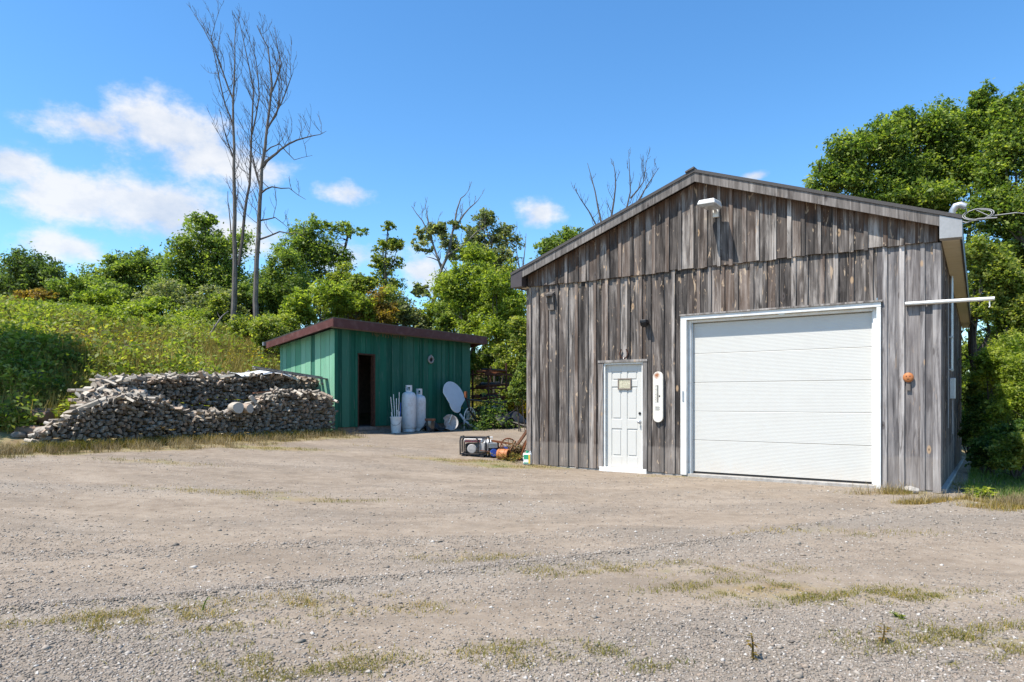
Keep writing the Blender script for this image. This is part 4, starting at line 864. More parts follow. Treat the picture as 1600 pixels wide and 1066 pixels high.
for z_ in (.5, .95, 1.35, 1.85):
    for y_ in (0, .7): MB().bar((-.15, y_, z_), (1.85, y_, z_+.02), .05, .05).build('shelf_arm', M['rust_dark'], rk)
    for k in range(5):
        a = (sc.uniform(-.2, .3), sc.uniform(-.1, .7), z_+.05+.03*k); b = (sc.uniform(.9, 1.7), a[1]+sc.uniform(-.15, .15), z_+.05+.03*k+sc.uniform(-.02, .06))
        pt = sc.choice([M['rust_dark'], M['rust'], M['dark'], M['beam'], M['galv']]); n_ += 1
        tag((MB().tube([SG(6.62, -.3)+(Matrix.Rotation(SANG, 4, 'Z') @ Vector(a)), SG(6.62, -.3)+(Matrix.Rotation(SANG, 4, 'Z') @ Vector(b))], sc.uniform(.03, .07), 7)).build('scrap_bar', pt, None, True), 'rusty scrap bar lying on the steel rack behind the shed', 'scrap', 'scrap bars on the rack')
p = SG(6.75, -.95); sheet('black_tarp', 'dark tarp heaped over junk right of the shed front', 'tarp', p.x, p.y, p.z+.38, .85, .5, SANG, M['tarp'], .08, 15, .2)
# ------------------------------------------------------------------ junk beside the garage corner
p = G(742, 15.2); gen = thing('generator', 'portable generator in a black tube frame beside the garage corner', 'generator', p, R(-8))
for x_ in (-.29, .29):
    yy = [(x_, -.20, .05), (x_, -.22, .33), (x_, -.17, .43), (x_, .17, .43), (x_, .22, .33), (x_, .20, .05), (x_, -.20, .05)]
    MB().tube(yy, .016, 8).build('frame_hoop', M['dark'], gen, True)
for y_, z_ in ((-.20, .05), (.20, .05), (-.19, .41), (.19, .41)): MB().tube([(-.29, y_, z_), (.29, y_, z_)], .015, 8).build('frame_rail', M['dark'], gen, True)
fp = [(-.24, -.232, .10), (-.24, -.232, .36), (-.18, -.232, .425), (.06, -.232, .425), (.12, -.232, .36), (.12, -.232, .10)]
MB().tube(fp, .017, 8).build('front_hoop', M['dark'], gen, True)
tk = MB().box(-.22, .20, -.16, .16, .30, .395).build('fuel_tank', M['white_plastic'], gen, bevel=.025)
for z_ in (.325, .362): MB().box(-.20, .16, -.168, -.1605, z_-.012, z_+.012).build('stripe', M['red'], tk)
MB().lathe([(.035, .395), (.035, .42), (0, .422)], 14).build('fuel_cap', M['dark'], gen, True)
MB().box(-.20, .0, -.13, .13, .06, .28).build('engine', M['dark'], gen, bevel=.02)
MB().lathe([(.0, 0), (.06, .0), (.105, .01), (.105, .05), (.09, .06), (.09, .07), (0, .075)], 20, cap=False).xf(Matrix.Translation((-.03, -.145, .17)) @ RX).build('recoil_starter', M['grey_dish'], gen, True)
MB().lathe([(.0, 0), (.12, 0), (.12, .26), (0, .26)], 20, cap=False).xf(Matrix.Translation((.01, 0, .17)) @ Matrix.Rotation(R(90), 4, 'Y')).build('alternator', M['grey_dish'], gen, True)
MB().box(.10, .26, -.20, -.14, .10, .29).build('control_panel', M['grey_dish'], gen, bevel=.008)
for x_ in (-.2, .2): MB().box(x_-.04, x_+.04, -.22, .22, -.01, .034).build('foot', M['rubber'], gen)
p = G(763, 16.3); t_ = thing('white_canister', 'small white canister with handle behind the generator', 'canister', p)
MB().lathe([(.10, 0), (.12, .03), (.12, .22), (.07, .27), (.045, .275)], 20).build('body', M['white_plastic'], t_, True)
MB().tube([(-.09, 0, .25), (-.10, 0, .33), (.10, 0, .33), (.09, 0, .25)], .014, 6).build('handle', M['white_plastic'], t_, True)
p = G(771, 15.05); t_ = thing('small_engine', 'small black and blue engine between generator and orange drum', 'engine', p, .3)
MB().box(-.10, .10, -.10, .10, .02, .22).build('block', M['dark'], t_, bevel=.02)
for k in range(6): MB().box(-.12, .06, -.115, .085, .225+.018*k, .235+.018*k).build('fin', M['galv'], t_, fix=False)
MB().tube([(.08, -.05, .20), (.18, -.10, .23), (.22, -.12, .18)], .03, 8).build('muffler', M['rust_dark'], t_, True)
MB().lathe([(.0, 0), (.085, 0), (.085, .03), (0, .03)], 16, cap=False).xf(Matrix.Translation((-.02, -.10, .12)) @ RX).build('flywheel', M['blue_plastic'], t_, True)
p = G(787, 14.75); t_ = thing('orange_drum', 'orange cylindrical drum lying on its side in the weeds', 'drum', p, R(-28))
XY = Matrix.Rotation(R(90), 4, 'Y')
MB().lathe([(.0, 0), (.11, 0), (.118, .01), (.118, .25), (.11, .26), (.098, .255), (.09, .20), (0, .20)], 26, cap=False).xf(Matrix.Translation((-.13, 0, .115)) @ XY).build('shell', M['orange'], t_, True)
for x_ in (-.07, .06): MB().tube([(x_, .12*math.cos(a), .115+.12*math.sin(a)) for a in np.linspace(0, 6.283, 25)], .006, 5, caps=False).build('rib', M['orange'], t_, True)
MB().lathe([(0, 0), (.04, 0), (.035, .04), (0, .045)], 12, cap=False).xf(Matrix.Translation((.07, 0, .115)) @ XY).build('hub', M['rust'], t_, True)
def lean(name, label, a, b, w_, h_, mat, cat='beam'): return tag(MB().bar(a, b, w_, h_).build(name, mat), label, cat)
g1 = G(799, 15.0); g1 = Vector((g1.x, g1.y, g1.z+.12)); top = gw(-.06, .45, 1.06)
lean('rusty_rail', 'rusty red-brown rail leaning against the left garage corner', g1, top, .10, .05, M['brown_wood'])
lean('rusty_rail', 'second darker rail leaning beside the red-brown one', g1+Vector((.14, .1, -.1)), top+Vector((.0, .25, -.12)), .06, .05, M['rust'])
lean('rusty_bar', 'rusty flat bar lying level between generator and garage', G(768, 15.4)+Vector((0, 0, .34)), G(803, 15.2)+Vector((0, 0, .30)), .06, .04, M['rust'])
lean('rusty_post', 'short rusty post holding up the level flat bar', G(777, 15.35)+Vector((0, 0, -.02)), G(778, 15.36)+Vector((0, 0, .34)), .05, .05, M['rust_dark'])
lean('rusty_post', 'short dark post under the right end of the flat bar', G(801, 15.2)+Vector((0, 0, -.02)), G(801, 15.2)+Vector((0, 0, .30)), .05, .05, M['rust_dark'])
lean('thin_bar', 'thin rusty bar propped at the very corner of the garage', G(811, 14.75), gw(-.075, .12, .62), .03, .03, M['rust'])
lean('blue_box', 'small blue and grey box under the level flat bar', G(784, 15.25)+Vector((0, 0, .16)), G(796, 15.25)+Vector((0, 0, .16)), .12, .14, M['blue_plastic'], 'box')
p = G(824, 14.12); t_ = thing('plastic_jug', 'white jug with green and yellow label at the garage corner', 'jug', p, R(-20))
mb = MB(); 
for k, (z0, z1, m0) in enumerate(((0, .10, 0), (.101, .20, 1), (.201, .235, 0))): pass
MB().box(-.085, .085, -.055, .055, 0, .24).build('body', M['white_plastic'], t_, bevel=.025)
MB().box(-.06, .04, -.0585, -.0555, .12, .21).build('label', M['green_plastic'], t_); MB().box(.042, .08, -.0585, -.0555, .03, .21).build('label', M['yellow_plastic'], t_); MB().box(-.06, .04, -.0585, -.0555, .03, .05).build('label', M['green_plastic'], t_)
MB().lathe([(.03, .24), (.03, .29), (0, .292)], 14).build('cap', M['green_plastic'], t_, True)
MB().tube([(.02, 0, .23), (.07, 0, .285), (.085, 0, .20)], .012, 6).build('handle', M['white_plastic'], t_, True)

jr = random.Random(33)
for k in range(16):      # rusty odds and ends strewn by the corner
    b_ = G(jr.uniform(766, 812), jr.uniform(14.9, 15.7)); b_.z += jr.uniform(.02, .16); d_ = Vector((jr.uniform(-1, 1), jr.uniform(-.5, .5), jr.uniform(-.1, .6))).normalized()*jr.uniform(.12, .3)
    tag(MB().bar(b_-d_, b_+d_, jr.uniform(.015, .05), jr.uniform(.01, .03)).build('scrap_piece', jr.choice([M['rust'], M['rust_dark'], M['dark'], M['beam'], M['brown_wood']])), 'rusty scrap strip in the junk heap at the left garage corner', 'scrap', 'scrap strips at the garage corner')
p = G(795, 15.5); t_ = thing('scrap_wheel', 'rusty spoked wheel standing in the junk heap', 'hoop', p, .4)  # scrap wheel with a rim and spokes
MB().tube([(.2*math.cos(a), .04*math.sin(a), .2+.2*math.sin(a)) for a in np.linspace(0, 6.283, 25)], .016, 6, caps=False).build('rim', M['rust'], t_, True)
for k in range(4): a = k*math.pi/4; MB().tube([(.2*math.cos(a), .04*math.sin(a), .2+.2*math.sin(a)), (-.2*math.cos(a), -.04*math.sin(a), .2-.2*math.sin(a))], .007, 5).build('spoke', M['rust_dark'], t_, True)
# ------------------------------------------------------------------ vegetation
def leaf_mat(name, dark, mid, light, tr=.5, trc=None, rough=.5):
    t = NT(name); a = t.attr('var'); c = t.ramp(a, [(0, dark), (.5, mid), (1, light)])
    p = t.bsdf(c, rough, 0, .25); x = t.n('ShaderNodeBsdfTranslucent'); t.put(x.inputs[0], t.mix(1, c, trc or (1.5, 1.6, .55), 'MULTIPLY'))
    m = t.n('ShaderNodeMixShader'); m.inputs[0].default_value = tr; t.t.links.new(p, m.inputs[1]); t.t.links.new(x.outputs[0], m.inputs[2]); return t.done(m.outputs[0])
LM = {'maple': leaf_mat('maple_leaf', (0.051, 0.089, 0.023), (0.130, 0.196, 0.043), (0.345, 0.389, 0.096)),
      'dark': leaf_mat('dark_leaf', (0.034, 0.061, 0.023), (0.077, 0.121, 0.043), (0.174, 0.232, 0.080)),
      'mid': leaf_mat('green_leaf', (0.067, 0.105, 0.029), (0.145, 0.212, 0.052), (0.324, 0.367, 0.108)),
      'lime': leaf_mat('lime_leaf', (0.098, 0.147, 0.025), (0.206, 0.267, 0.043), (0.418, 0.455, 0.095)),
      'grey': leaf_mat('greygreen_leaf', (0.088, 0.116, 0.058), (0.175, 0.207, 0.107), (0.391, 0.380, 0.217)),
      'weed': leaf_mat('weed_leaf', (0.084, 0.128, 0.025), (0.192, 0.241, 0.048), (0.414, 0.407, 0.115)),
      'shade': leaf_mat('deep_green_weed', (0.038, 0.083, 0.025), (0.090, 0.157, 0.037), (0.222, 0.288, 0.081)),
      'gold': leaf_mat('goldenrod', (0.142, 0.144, 0.012), (0.312, 0.264, 0.022), (0.595, 0.408, 0.025)),
      'sumac': leaf_mat('dry_tinted_leaf', (0.107, 0.078, 0.022), (0.230, 0.169, 0.039), (0.368, 0.221, 0.066)),
      'grass': leaf_mat('meadow_grass', (0.144, 0.137, 0.030), (0.289, 0.237, 0.061), (0.509, 0.367, 0.128), .3, (1.2, 1.2, .7), .7),
      'turf': leaf_mat('yard_grass', (0.089, 0.108, 0.020), (0.217, 0.189, 0.037), (0.448, 0.297, 0.102), .3, (1.2, 1.2, .7), .7),
      'dead': leaf_mat('dry_grass', (.14, .105, .05), (.25, .195, .10), (.36, .29, .16), .25, (1.1, 1, .8), .8)}
def bark(name, a, b, s=9):
    t = NT(name); v = t.coord(); n = t.noise(t.vscale(v, (1, 1, .25)), s, 7, .7, .5); c = t.ramp(n, [(.3, a), (.7, b)]); return t.done(t.bsdf(c, .95, 0, .15, t.bump(n, .7, .03)))
BK = {'live': bark('bark_dark', (.035, .030, .026), (.12, .105, .09)), 'dead': bark('bark_dead', (.065, .055, .048), (.22, .195, .172)), 'twig': bark('twig_grey', (.045, .038, .034), (.15, .13, .115), 20), 'silver': bark('bark_silver', (.075, .066, .058), (.235, .212, .19))}
def leaves(C_, size, rng, up=.45, asp=.55):
    """one kite-shaped leaf per centre: returns verts and quads"""
    n = len(C_); d = rng.normal(size=(n, 3)); d[:, 2] *= .7; d /= np.linalg.norm(d, axis=1)[:, None]
    nn = rng.normal(size=(n, 3)); nn[:, 2] = np.abs(nn[:, 2])+up; s_ = np.cross(d, nn); s_ /= np.linalg.norm(s_, axis=1)[:, None]+1e-9
    L_ = size*np.exp(rng.normal(0, .28, n)); nrm = np.cross(s_, d)
    a = C_-d*L_[:, None]*.5; b = C_+s_*(L_*asp*.5)[:, None]+nrm*(L_*.08)[:, None]; c = C_+d*L_[:, None]*.5; e = C_-s_*(L_*asp*.5)[:, None]+nrm*(L_*.08)[:, None]
    return np.stack([a, b, c, e], 1).reshape(-1, 3), np.arange(4*n).reshape(-1, 4)
def crown(name, parent, lobes, nl, size, mat, rng, shell=.5, per=22, cl=.30, smat=None):
    """lobes: (centre, (rx, ry, rz)); nl leaves in total spread in twig-sized clumps"""
    sub_ = []
    for c, r in lobes:
        sub_.append((np.array(c), tuple(np.array(r)*.62)))
        for _ in range(6):
            d = rng.normal(size=3); d /= np.linalg.norm(d); f_ = rng.uniform(.32, .56); sub_.append((np.array(c)+d*np.array(r)*rng.uniform(.5, .85), tuple(np.array(r)*f_)))
    lobes = sub_
    vol = np.array([r[0]*r[2] for _, r in lobes]); pr = vol/vol.sum(); nc = max(6, nl//per); pts = []; var = []
    idx = rng.choice(len(lobes), nc, p=pr)
    for i in idx:
        c, r = lobes[i]; d = rng.normal(size=3); d /= np.linalg.norm(d); k = rng.random()**shell; d = d*(1+.16*math.sin(5*d[0]+3*d[2]+i)+.14*math.sin(7*d[2]-4*d[1]+2*i))
        cc = np.array(c)+d*np.array(r)*k; rs = cl*1.45*min(r[0], r[2])*rng.uniform(.5, 1.4); m = rng.poisson(per)+3
        q = rng.normal(size=(m, 3))*np.array([rs, rs, rs*.62])*.62; pts.append(cc+q); var.append(np.clip(rng.normal(rng.uniform(.12, .88), .2, m), 0, 1))
    P_ = np.concatenate(pts); V_, F_ = leaves(P_, size, rng)
    return npmesh(name, V_, F_, mat, parent, False, {'var': np.repeat(np.concatenate(var), 4)})
def curve(a, b, n, rng, wob, sag=0):
    a = np.array(a, float); b = np.array(b, float); L_ = np.linalg.norm(b-a); t = np.linspace(0, 1, n)[:, None]
    off = rng.normal(size=(2, 3))*wob*L_; p = a+(b-a)*t+off[0]*np.sin(np.pi*t)+off[1]*np.sin(2*np.pi*t)*.5; p[:, 2] += sag*L_*np.sin(np.pi*t[:, 0]); return p
TREES = []
def tree(name, label, cat, base, lobes, nl, size, leafm, seed, tr=.16, barkm='live', shell=.5, group=None, cl=.30, fork=.45, stems=1, bare=0):
    """base: ground point; lobes: [(world centre, (rx,ry,rz))]"""
    rng = np.random.default_rng(seed); base = Vector(base); t_ = thing(name, label, cat, base, 0, group); b0 = np.array(base)
    lobes = [(np.array(c, float)-b0, r) for c, r in lobes]
    top = max(lobes, key=lambda l: l[0][2]); mb = MB(); mb2 = MB(); fk = []
    for s in range(stems):
        tgt = lobes[s % len(lobes)][0] if stems > 1 else top[0]
        tp = curve((rng.normal(0, .12)*(stems > 1), rng.normal(0, .12)*(stems > 1), -.15), tgt, 9, rng, .03); rad = np.linspace(tr, tr*.16, 9)*(1 if s == 0 else .75); rad[0] *= 1.35
        mb.tube(tp, list(rad), 8); fk.append((tp, rad))
    for c, r in lobes:
        tp, rad = fk[rng.integers(len(fk))]; hz = np.clip((c[2]-.9*r[2]-.25*abs(c[2]))/max(.1, tp[-1][2]), .15, .8); i = int(hz*8); a = tp[i]; li = curve(a, c, 7, rng, .06, -.05); mb2.tube(li, list(np.linspace(rad[i]*.62, .012, 7)), 5)
        for k in range(7+bare):
            j = rng.integers(2, 7); d = rng.normal(size=3); d[2] = abs(d[2])*.8+.2; d /= np.linalg.norm(d); e_ = li[j]+d*np.array(r)*rng.uniform(.45, .95 if not bare else 1.15); mb2.tube(curve(li[j], e_, 5, rng, .07), list(np.linspace(rad[i]*.25+.006, .004, 5)), 4, caps=False)
    mb.build('trunk', BK[barkm], t_, True, fix=False); mb2.build('branches', BK[barkm], t_, True, fix=False)
    if nl: crown('crown', t_, lobes, int(nl*2.3), size*.70, LM[leafm], rng, shell, cl=cl)
    return t_
def lob(Y, *ls, deep=.85):      # measured lobes (u, v, half width, half height[, extra depth]) at depth Y
    out = []
    for l in ls:
        y = Y+(l[4] if len(l) > 4 else 0); c = P(l[0], l[1], y); out.append((tuple(c), (l[2]/F*y, l[2]/F*y*deep, l[3]/F*y)))
    return out
TB = 'trees on the rise behind the yard'
# far and middle trees, left to right
tree('deciduous_tree', 'dark rounded tree at the far left of the rise', 'tree', G(48, 46), lob(46, (50, 440, 52, 42), (25, 450, 40, 40, 1), (78, 448, 40, 38), (52, 415, 36, 26)), 9000, .26, 'dark', 101, .22, group=TB)
tree('deciduous_tree', 'grey-green half bare tree at the left picture edge', 'tree', G(5, 50), lob(50, (5, 440, 40, 44), (-30, 430, 50, 50)), 3200, .26, 'grey', 102, .2, bare=5, group=TB)
tree('deciduous_tree', 'rounded green tree right of the dark one on the rise', 'tree', G(200, 44), lob(44, (205, 415, 46, 32), (175, 428, 40, 34), (235, 430, 36, 36), (205, 450, 60, 30)), 9000, .25, 'mid', 103, .24, group=TB)
tree('deciduous_tree', 'low broad green tree between the dark and the rounded one', 'tree', G(135, 40), lob(40, (130, 455, 48, 26), (165, 462, 45, 28), (105, 470, 32, 24)), 6500, .22, 'mid', 104, .2, group=TB)
tree('deciduous_tree', 'tall full green tree behind the two dead trunks', 'tree', G(318, 40), lob(40, (318, 372, 44, 40), (290, 405, 40, 42), (355, 405, 44, 46), (320, 430, 66, 50), (300, 462, 55, 36), (365, 460, 44, 38), (320, 345, 24, 18)), 15000, .22, 'mid', 105, .28, group=TB)
tree('deciduous_tree', 'dark filler tree low behind the dead trunks', 'tree', G(400, 42), lob(42, (395, 465, 40, 50), (425, 480, 44, 44), (385, 500, 36, 30)), 5500, .22, 'dark', 106, .2, group=TB)
tree('deciduous_tree', 'airy green tree above the left end of the shed', 'tree', G(487, 36), lob(36, (470, 365, 32, 30), (505, 375, 36, 32), (545, 360, 34, 13), (450, 400, 34, 32), (490, 410, 42, 34), (530, 400, 26, 26), (460, 445, 46, 40), (515, 440, 30, 22)), 8200, .19, 'mid', 107, .2, group=TB, shell=.42, cl=.32)
tree('deciduous_tree', 'dense low tree left of the shed roof', 'tree', G(435, 34), lob(34, (430, 455, 34, 40), (455, 480, 44, 32), (430, 500, 32, 26)), 5500, .18, 'dark', 108, .16, group=TB)
tree('young_tree', 'slim yellow-green tree standing alone above the shed roof', 'tree', G(600, 33), lob(33, (606, 356, 12, 10), (600, 385, 20, 16), (622, 382, 13, 14), (588, 410, 15, 13), (603, 415, 24, 20), (605, 445, 26, 22), (612, 478, 32, 18), (580, 440, 14, 16)), 3000, .17, 'weed', 109, .11, group=TB, cl=.4, bare=3)
for k, (u, v, a, b, Y, m, lb) in enumerate([(500, 455, 36, 26, 28, 'lime', 'bright young maple above the shed roof corner'), (465, 480, 34, 26, 27, 'lime', 'lime sapling behind the left shed roof edge'), (545, 470, 34, 30, 28.5, 'lime', 'lime sapling behind the middle of the shed roof'), (585, 480, 34, 26, 29, 'sumac', 'rusty tinted sapling behind the shed roof'), (635, 482, 30, 26, 30, 'grey', 'grey-green sapling right of the rusty tinted one'), (430, 510, 34, 26, 26, 'weed', 'leafy sapling at the back corner of the shed'), (560, 440, 22, 22, 29.5, 'weed', 'small green sapling rising over the lime ones')]):
    tree('sapling', lb, 'tree', G(u, Y), lob(Y, (u, v, a, b), (u-a*.5, v+b*.6, a*.7, b*.7), (u+a*.55, v+b*.55, a*.7, b*.8)), 2300, .15, m, 120+k, .06, group='saplings behind the shed', stems=2)
tree('deciduous_tree', 'dark leafed tree with gaps left of the garage roof', 'tree', G(752, 35), lob(35, (755, 345, 20, 24), (742, 375, 26, 26), (790, 372, 22, 34), (765, 400, 32, 28), (665, 380, 20, 16), (695, 375, 20, 20), (720, 400, 22, 20), (658, 452, 18, 10), (780, 420, 26, 30)), 6200, .19, 'grey', 110, .17, group=TB, bare=4, cl=.33)
for k, (ls, Y, m, lb) in enumerate([([(735, 430, 30, 26), (715, 470, 34, 34), (750, 470, 36, 34), (735, 510, 44, 34)], 28, 'lime', 'tall lime young tree behind the right end of the shed'), ([(775, 450, 30, 30), (800, 480, 30, 34), (780, 515, 40, 36)], 27, 'lime', 'lime young tree beside the left garage eave'),
        ([(700, 500, 26, 24), (690, 520, 26, 18)], 29, 'mid', 'green young tree low over the shed roof'), ([(815, 520, 24, 34), (800, 560, 34, 34)], 25.5, 'weed', 'leafy young tree against the left garage wall'), ([(770, 555, 34, 28), (745, 560, 26, 26), (785, 585, 36, 26)], 30, 'mid', 'green bushy young tree filling the gap by the shed')]):
    tree('young_tree', lb, 'tree', G(ls[-1][0], Y), lob(Y, *ls), 1500*len(ls), .145, m, 140+k, .08, group='young trees between shed and garage', stems=2)
tree('deciduous_tree', 'green tree showing over the left garage roof slope', 'tree', G(880, 30), lob(30, (880, 378, 26, 26), (905, 370, 24, 22), (855, 395, 26, 24), (895, 410, 40, 30), (935, 375, 20, 18)), 5200, .16, 'mid', 111, .18, group=TB)
for k, (ls, Y, m, lb) in enumerate([([(445, 420, 26, 30), (430, 450, 30, 30), (470, 450, 34, 34)], 33, 'mid', 'green tree close right of the dead trunks'), ([(535, 435, 26, 22), (520, 465, 38, 30), (555, 480, 38, 26)], 31, 'weed', 'light green tree under the airy one above the shed'), ([(605, 470, 34, 24), (575, 490, 36, 22), (640, 500, 34, 20)], 32, 'weed', 'light green brush row behind the shed middle'),
        ([(700, 455, 26, 34), (690, 490, 30, 28), (720, 500, 36, 30)], 30, 'lime', 'yellow-green tree at the right shed roof end'), ([(745, 410, 26, 30), (765, 440, 34, 36), (735, 470, 36, 34)], 31, 'lime', 'tall yellow-green tree left of the garage eave'), ([(800, 430, 24, 34), (790, 470, 36, 40), (810, 520, 30, 40)], 30, 'weed', 'light green tree touching the left garage eave'), ([(655, 505, 24, 16), (670, 520, 30, 16)], 30, 'grey', 'pale low brush in the gap above the shed')]):
    tree('young_tree', lb, 'tree', G(ls[-1][0], Y), lob(Y, *ls), 2100*len(ls), .15, m, 700+k, .09, group='young trees behind the shed', stems=2, cl=.36)
# big maples on the right
RB = 'big maples right of the garage'
tree('maple_tree', 'big sunlit maple rising behind the right garage roof', 'tree', G(1440, 26), lob(26, (1285, 275, 34, 30), (1320, 250, 40, 38), (1355, 235, 40, 40), (1390, 215, 44, 44), (1432, 205, 42, 42), (1475, 200, 44, 44), (1530, 165, 30, 34), (1510, 205, 44, 48), (1340, 290, 60, 36), (1400, 270, 66, 48), (1460, 265, 60, 50), (1440, 320, 80, 40), (1510, 280, 56, 54), (1360, 320, 60, 30)), 40000, .17, 'maple', 112, .34, group=RB, shell=.42, cl=.3)
tree('maple_tree', 'second maple at the right picture edge', 'tree', G(1590, 24), lob(24, (1580, 190, 40, 44), (1615, 170, 44, 50), (1570, 250, 46, 50), (1620, 250, 60, 60), (1545, 320, 46, 44), (1600, 330, 66, 56), (1570, 395, 50, 44), (1640, 400, 60, 60)), 26000, .165, 'maple', 113, .3, group=RB, shell=.42)
tree('maple_tree', 'lower leafy tree beside the far end of the garage', 'tree', G(1545, 21), lob(21, (1530, 400, 30, 50), (1560, 440, 40, 44), (1600, 460, 46, 50), (1535, 480, 30, 44), (1580, 520, 46, 44)), 14000, .14, 'weed', 114, .16, group=RB)
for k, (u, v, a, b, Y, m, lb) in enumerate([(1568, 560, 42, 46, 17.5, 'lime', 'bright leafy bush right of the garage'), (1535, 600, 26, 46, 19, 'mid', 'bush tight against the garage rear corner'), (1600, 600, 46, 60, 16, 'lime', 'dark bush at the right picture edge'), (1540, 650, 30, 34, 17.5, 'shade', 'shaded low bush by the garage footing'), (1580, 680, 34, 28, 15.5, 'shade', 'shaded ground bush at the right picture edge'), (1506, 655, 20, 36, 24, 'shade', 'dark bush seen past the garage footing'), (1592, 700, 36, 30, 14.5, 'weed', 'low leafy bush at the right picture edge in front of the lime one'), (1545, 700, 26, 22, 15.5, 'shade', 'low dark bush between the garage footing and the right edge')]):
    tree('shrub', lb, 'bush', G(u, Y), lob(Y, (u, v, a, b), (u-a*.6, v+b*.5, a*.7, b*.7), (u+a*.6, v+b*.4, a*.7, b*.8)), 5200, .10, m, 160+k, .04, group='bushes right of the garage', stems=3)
for k, (ls, Y, lb) in enumerate([([(1505, 470, 26, 60), (1520, 560, 30, 60), (1500, 620, 30, 50)], 32, 'dark tree filling the gap behind the garage corner'), ([(1600, 500, 60, 70), (1620, 600, 60, 60)], 30, 'dark tree behind the right bushes'), ([(1560, 560, 44, 60), (1550, 640, 44, 40)], 28, 'mid green tree between the garage and the right bushes'), ([(1700, 420, 90, 130), (1720, 560, 90, 80)], 26, 'big tree just outside the right picture edge')]):
    tree('deciduous_tree', lb, 'tree', G(ls[-1][0], Y), lob(Y, *ls), 6500, .19, 'maple', 170+k, .16, group=RB)
# trees standing outside the view on the left throw shade on the bank
tree('deciduous_tree', 'shade tree standing left of the woodpile bank', 'tree', (-15.6, 15.0, h1(-15.6, 15.0)), [((-14.5, 15.3, h1(-15.6, 15)+4.3), (1.6, 2.0, 1.4)), ((-13.9, 13.7, h1(-15.6, 15)+3.4), (1.4, 1.8, 1.3)), ((-15.0, 14.0, h1(-15.6, 15)+3.4), (1.7, 1.8, 1.3))], 15000, .2, 'mid', 115, .22)
# far wood closing the view behind the garage and round the yard
rng = np.random.default_rng(808); P_ = []
for k in range(520):
    a = rng.uniform(-.02, 1.3); r_ = rng.uniform(48, 70); x_ = math.sin(a)*r_; y_ = math.cos(a)*r_; hh = rng.uniform(2.5, 5.2) if a < .62 else rng.uniform(4, 9); z_ = h1(x_, y_)
    for q in range(3): P_.append(np.array([x_, y_, z_+hh*(.25+.3*q)])+rng.normal(size=(24, 3))*np.array([1.3, 1.3, hh*.16]))
P_ = np.concatenate(P_); V_, F_ = leaves(P_, .30, rng)
tag(npmesh('distant_wood', V_, F_, LM['dark'], None, False, {'var': np.repeat(rng.random(len(P_)), 4)}), 'far low wood closing the view behind the buildings', 'wood', None, 'stuff')
# shrubs on the bank
SB = 'shrubs on the bank behind the woodpile'
for k, (u, v, a, b, Y, m, lb) in enumerate([(160, 488, 34, 22, 30, 'lime', 'yellow-green shrub left of the middle of the bank'), (205, 500, 36, 22, 29, 'lime', 'yellow-green shrub in the middle of the bank'), (255, 498, 36, 24, 30, 'lime', 'yellow-green shrub right of the bank middle'), (300, 508, 30, 20, 29.5, 'lime', 'yellow-green shrub left of the dead trunks'), (120, 505, 30, 22, 27, 'weed', 'green shrub at the left of the bank'), (60, 508, 40, 22, 26, 'weed', 'pale green shrub at the far left of the bank'),
        (15, 500, 36, 22, 28, 'sumac', 'rusty tinted shrub at the left edge'), (45, 480, 40, 18, 33, 'sumac', 'olive shrub behind the left bank'), (110, 535, 20, 24, 22, 'shade', 'dark leafy shrub by the brush heap'), (340, 500, 26, 20, 32, 'weed', 'green shrub between the dead trunks'), (140, 512, 40, 22, 25, 'lime', 'lime shrub low on the left of the bank'), (190, 522, 38, 18, 24, 'lime', 'lime clump low in the middle of the bank'), (245, 520, 34, 16, 25, 'lime', 'lime clump right of the low middle one'), (80, 520, 40, 20, 23.5, 'weed', 'bright leafy clump above the shaded bank'), (385, 520, 28, 22, 27, 'weed', 'leafy shrub at the foot of the right dead trunk'), (425, 525, 26, 24, 24, 'weed', 'leafy shrub by the shed back corner'),
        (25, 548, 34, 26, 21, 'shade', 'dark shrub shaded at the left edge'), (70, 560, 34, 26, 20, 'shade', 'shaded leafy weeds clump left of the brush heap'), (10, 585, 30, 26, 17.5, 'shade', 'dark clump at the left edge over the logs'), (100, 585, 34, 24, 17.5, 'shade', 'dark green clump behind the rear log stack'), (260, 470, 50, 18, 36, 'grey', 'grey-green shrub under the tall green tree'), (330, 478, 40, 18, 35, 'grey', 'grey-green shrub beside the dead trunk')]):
    tree('shrub', lb, 'bush', G(u, Y), lob(Y, (u, v-12, a*1.1, b*1.15), (u-a*.6, v+b*.2, a*.8, b*.9), (u+a*.6, v+b*.2, a*.8, b*.9)), 3400, .0045*Y+.02, m, 180+k, .03, group=SB, stems=4)
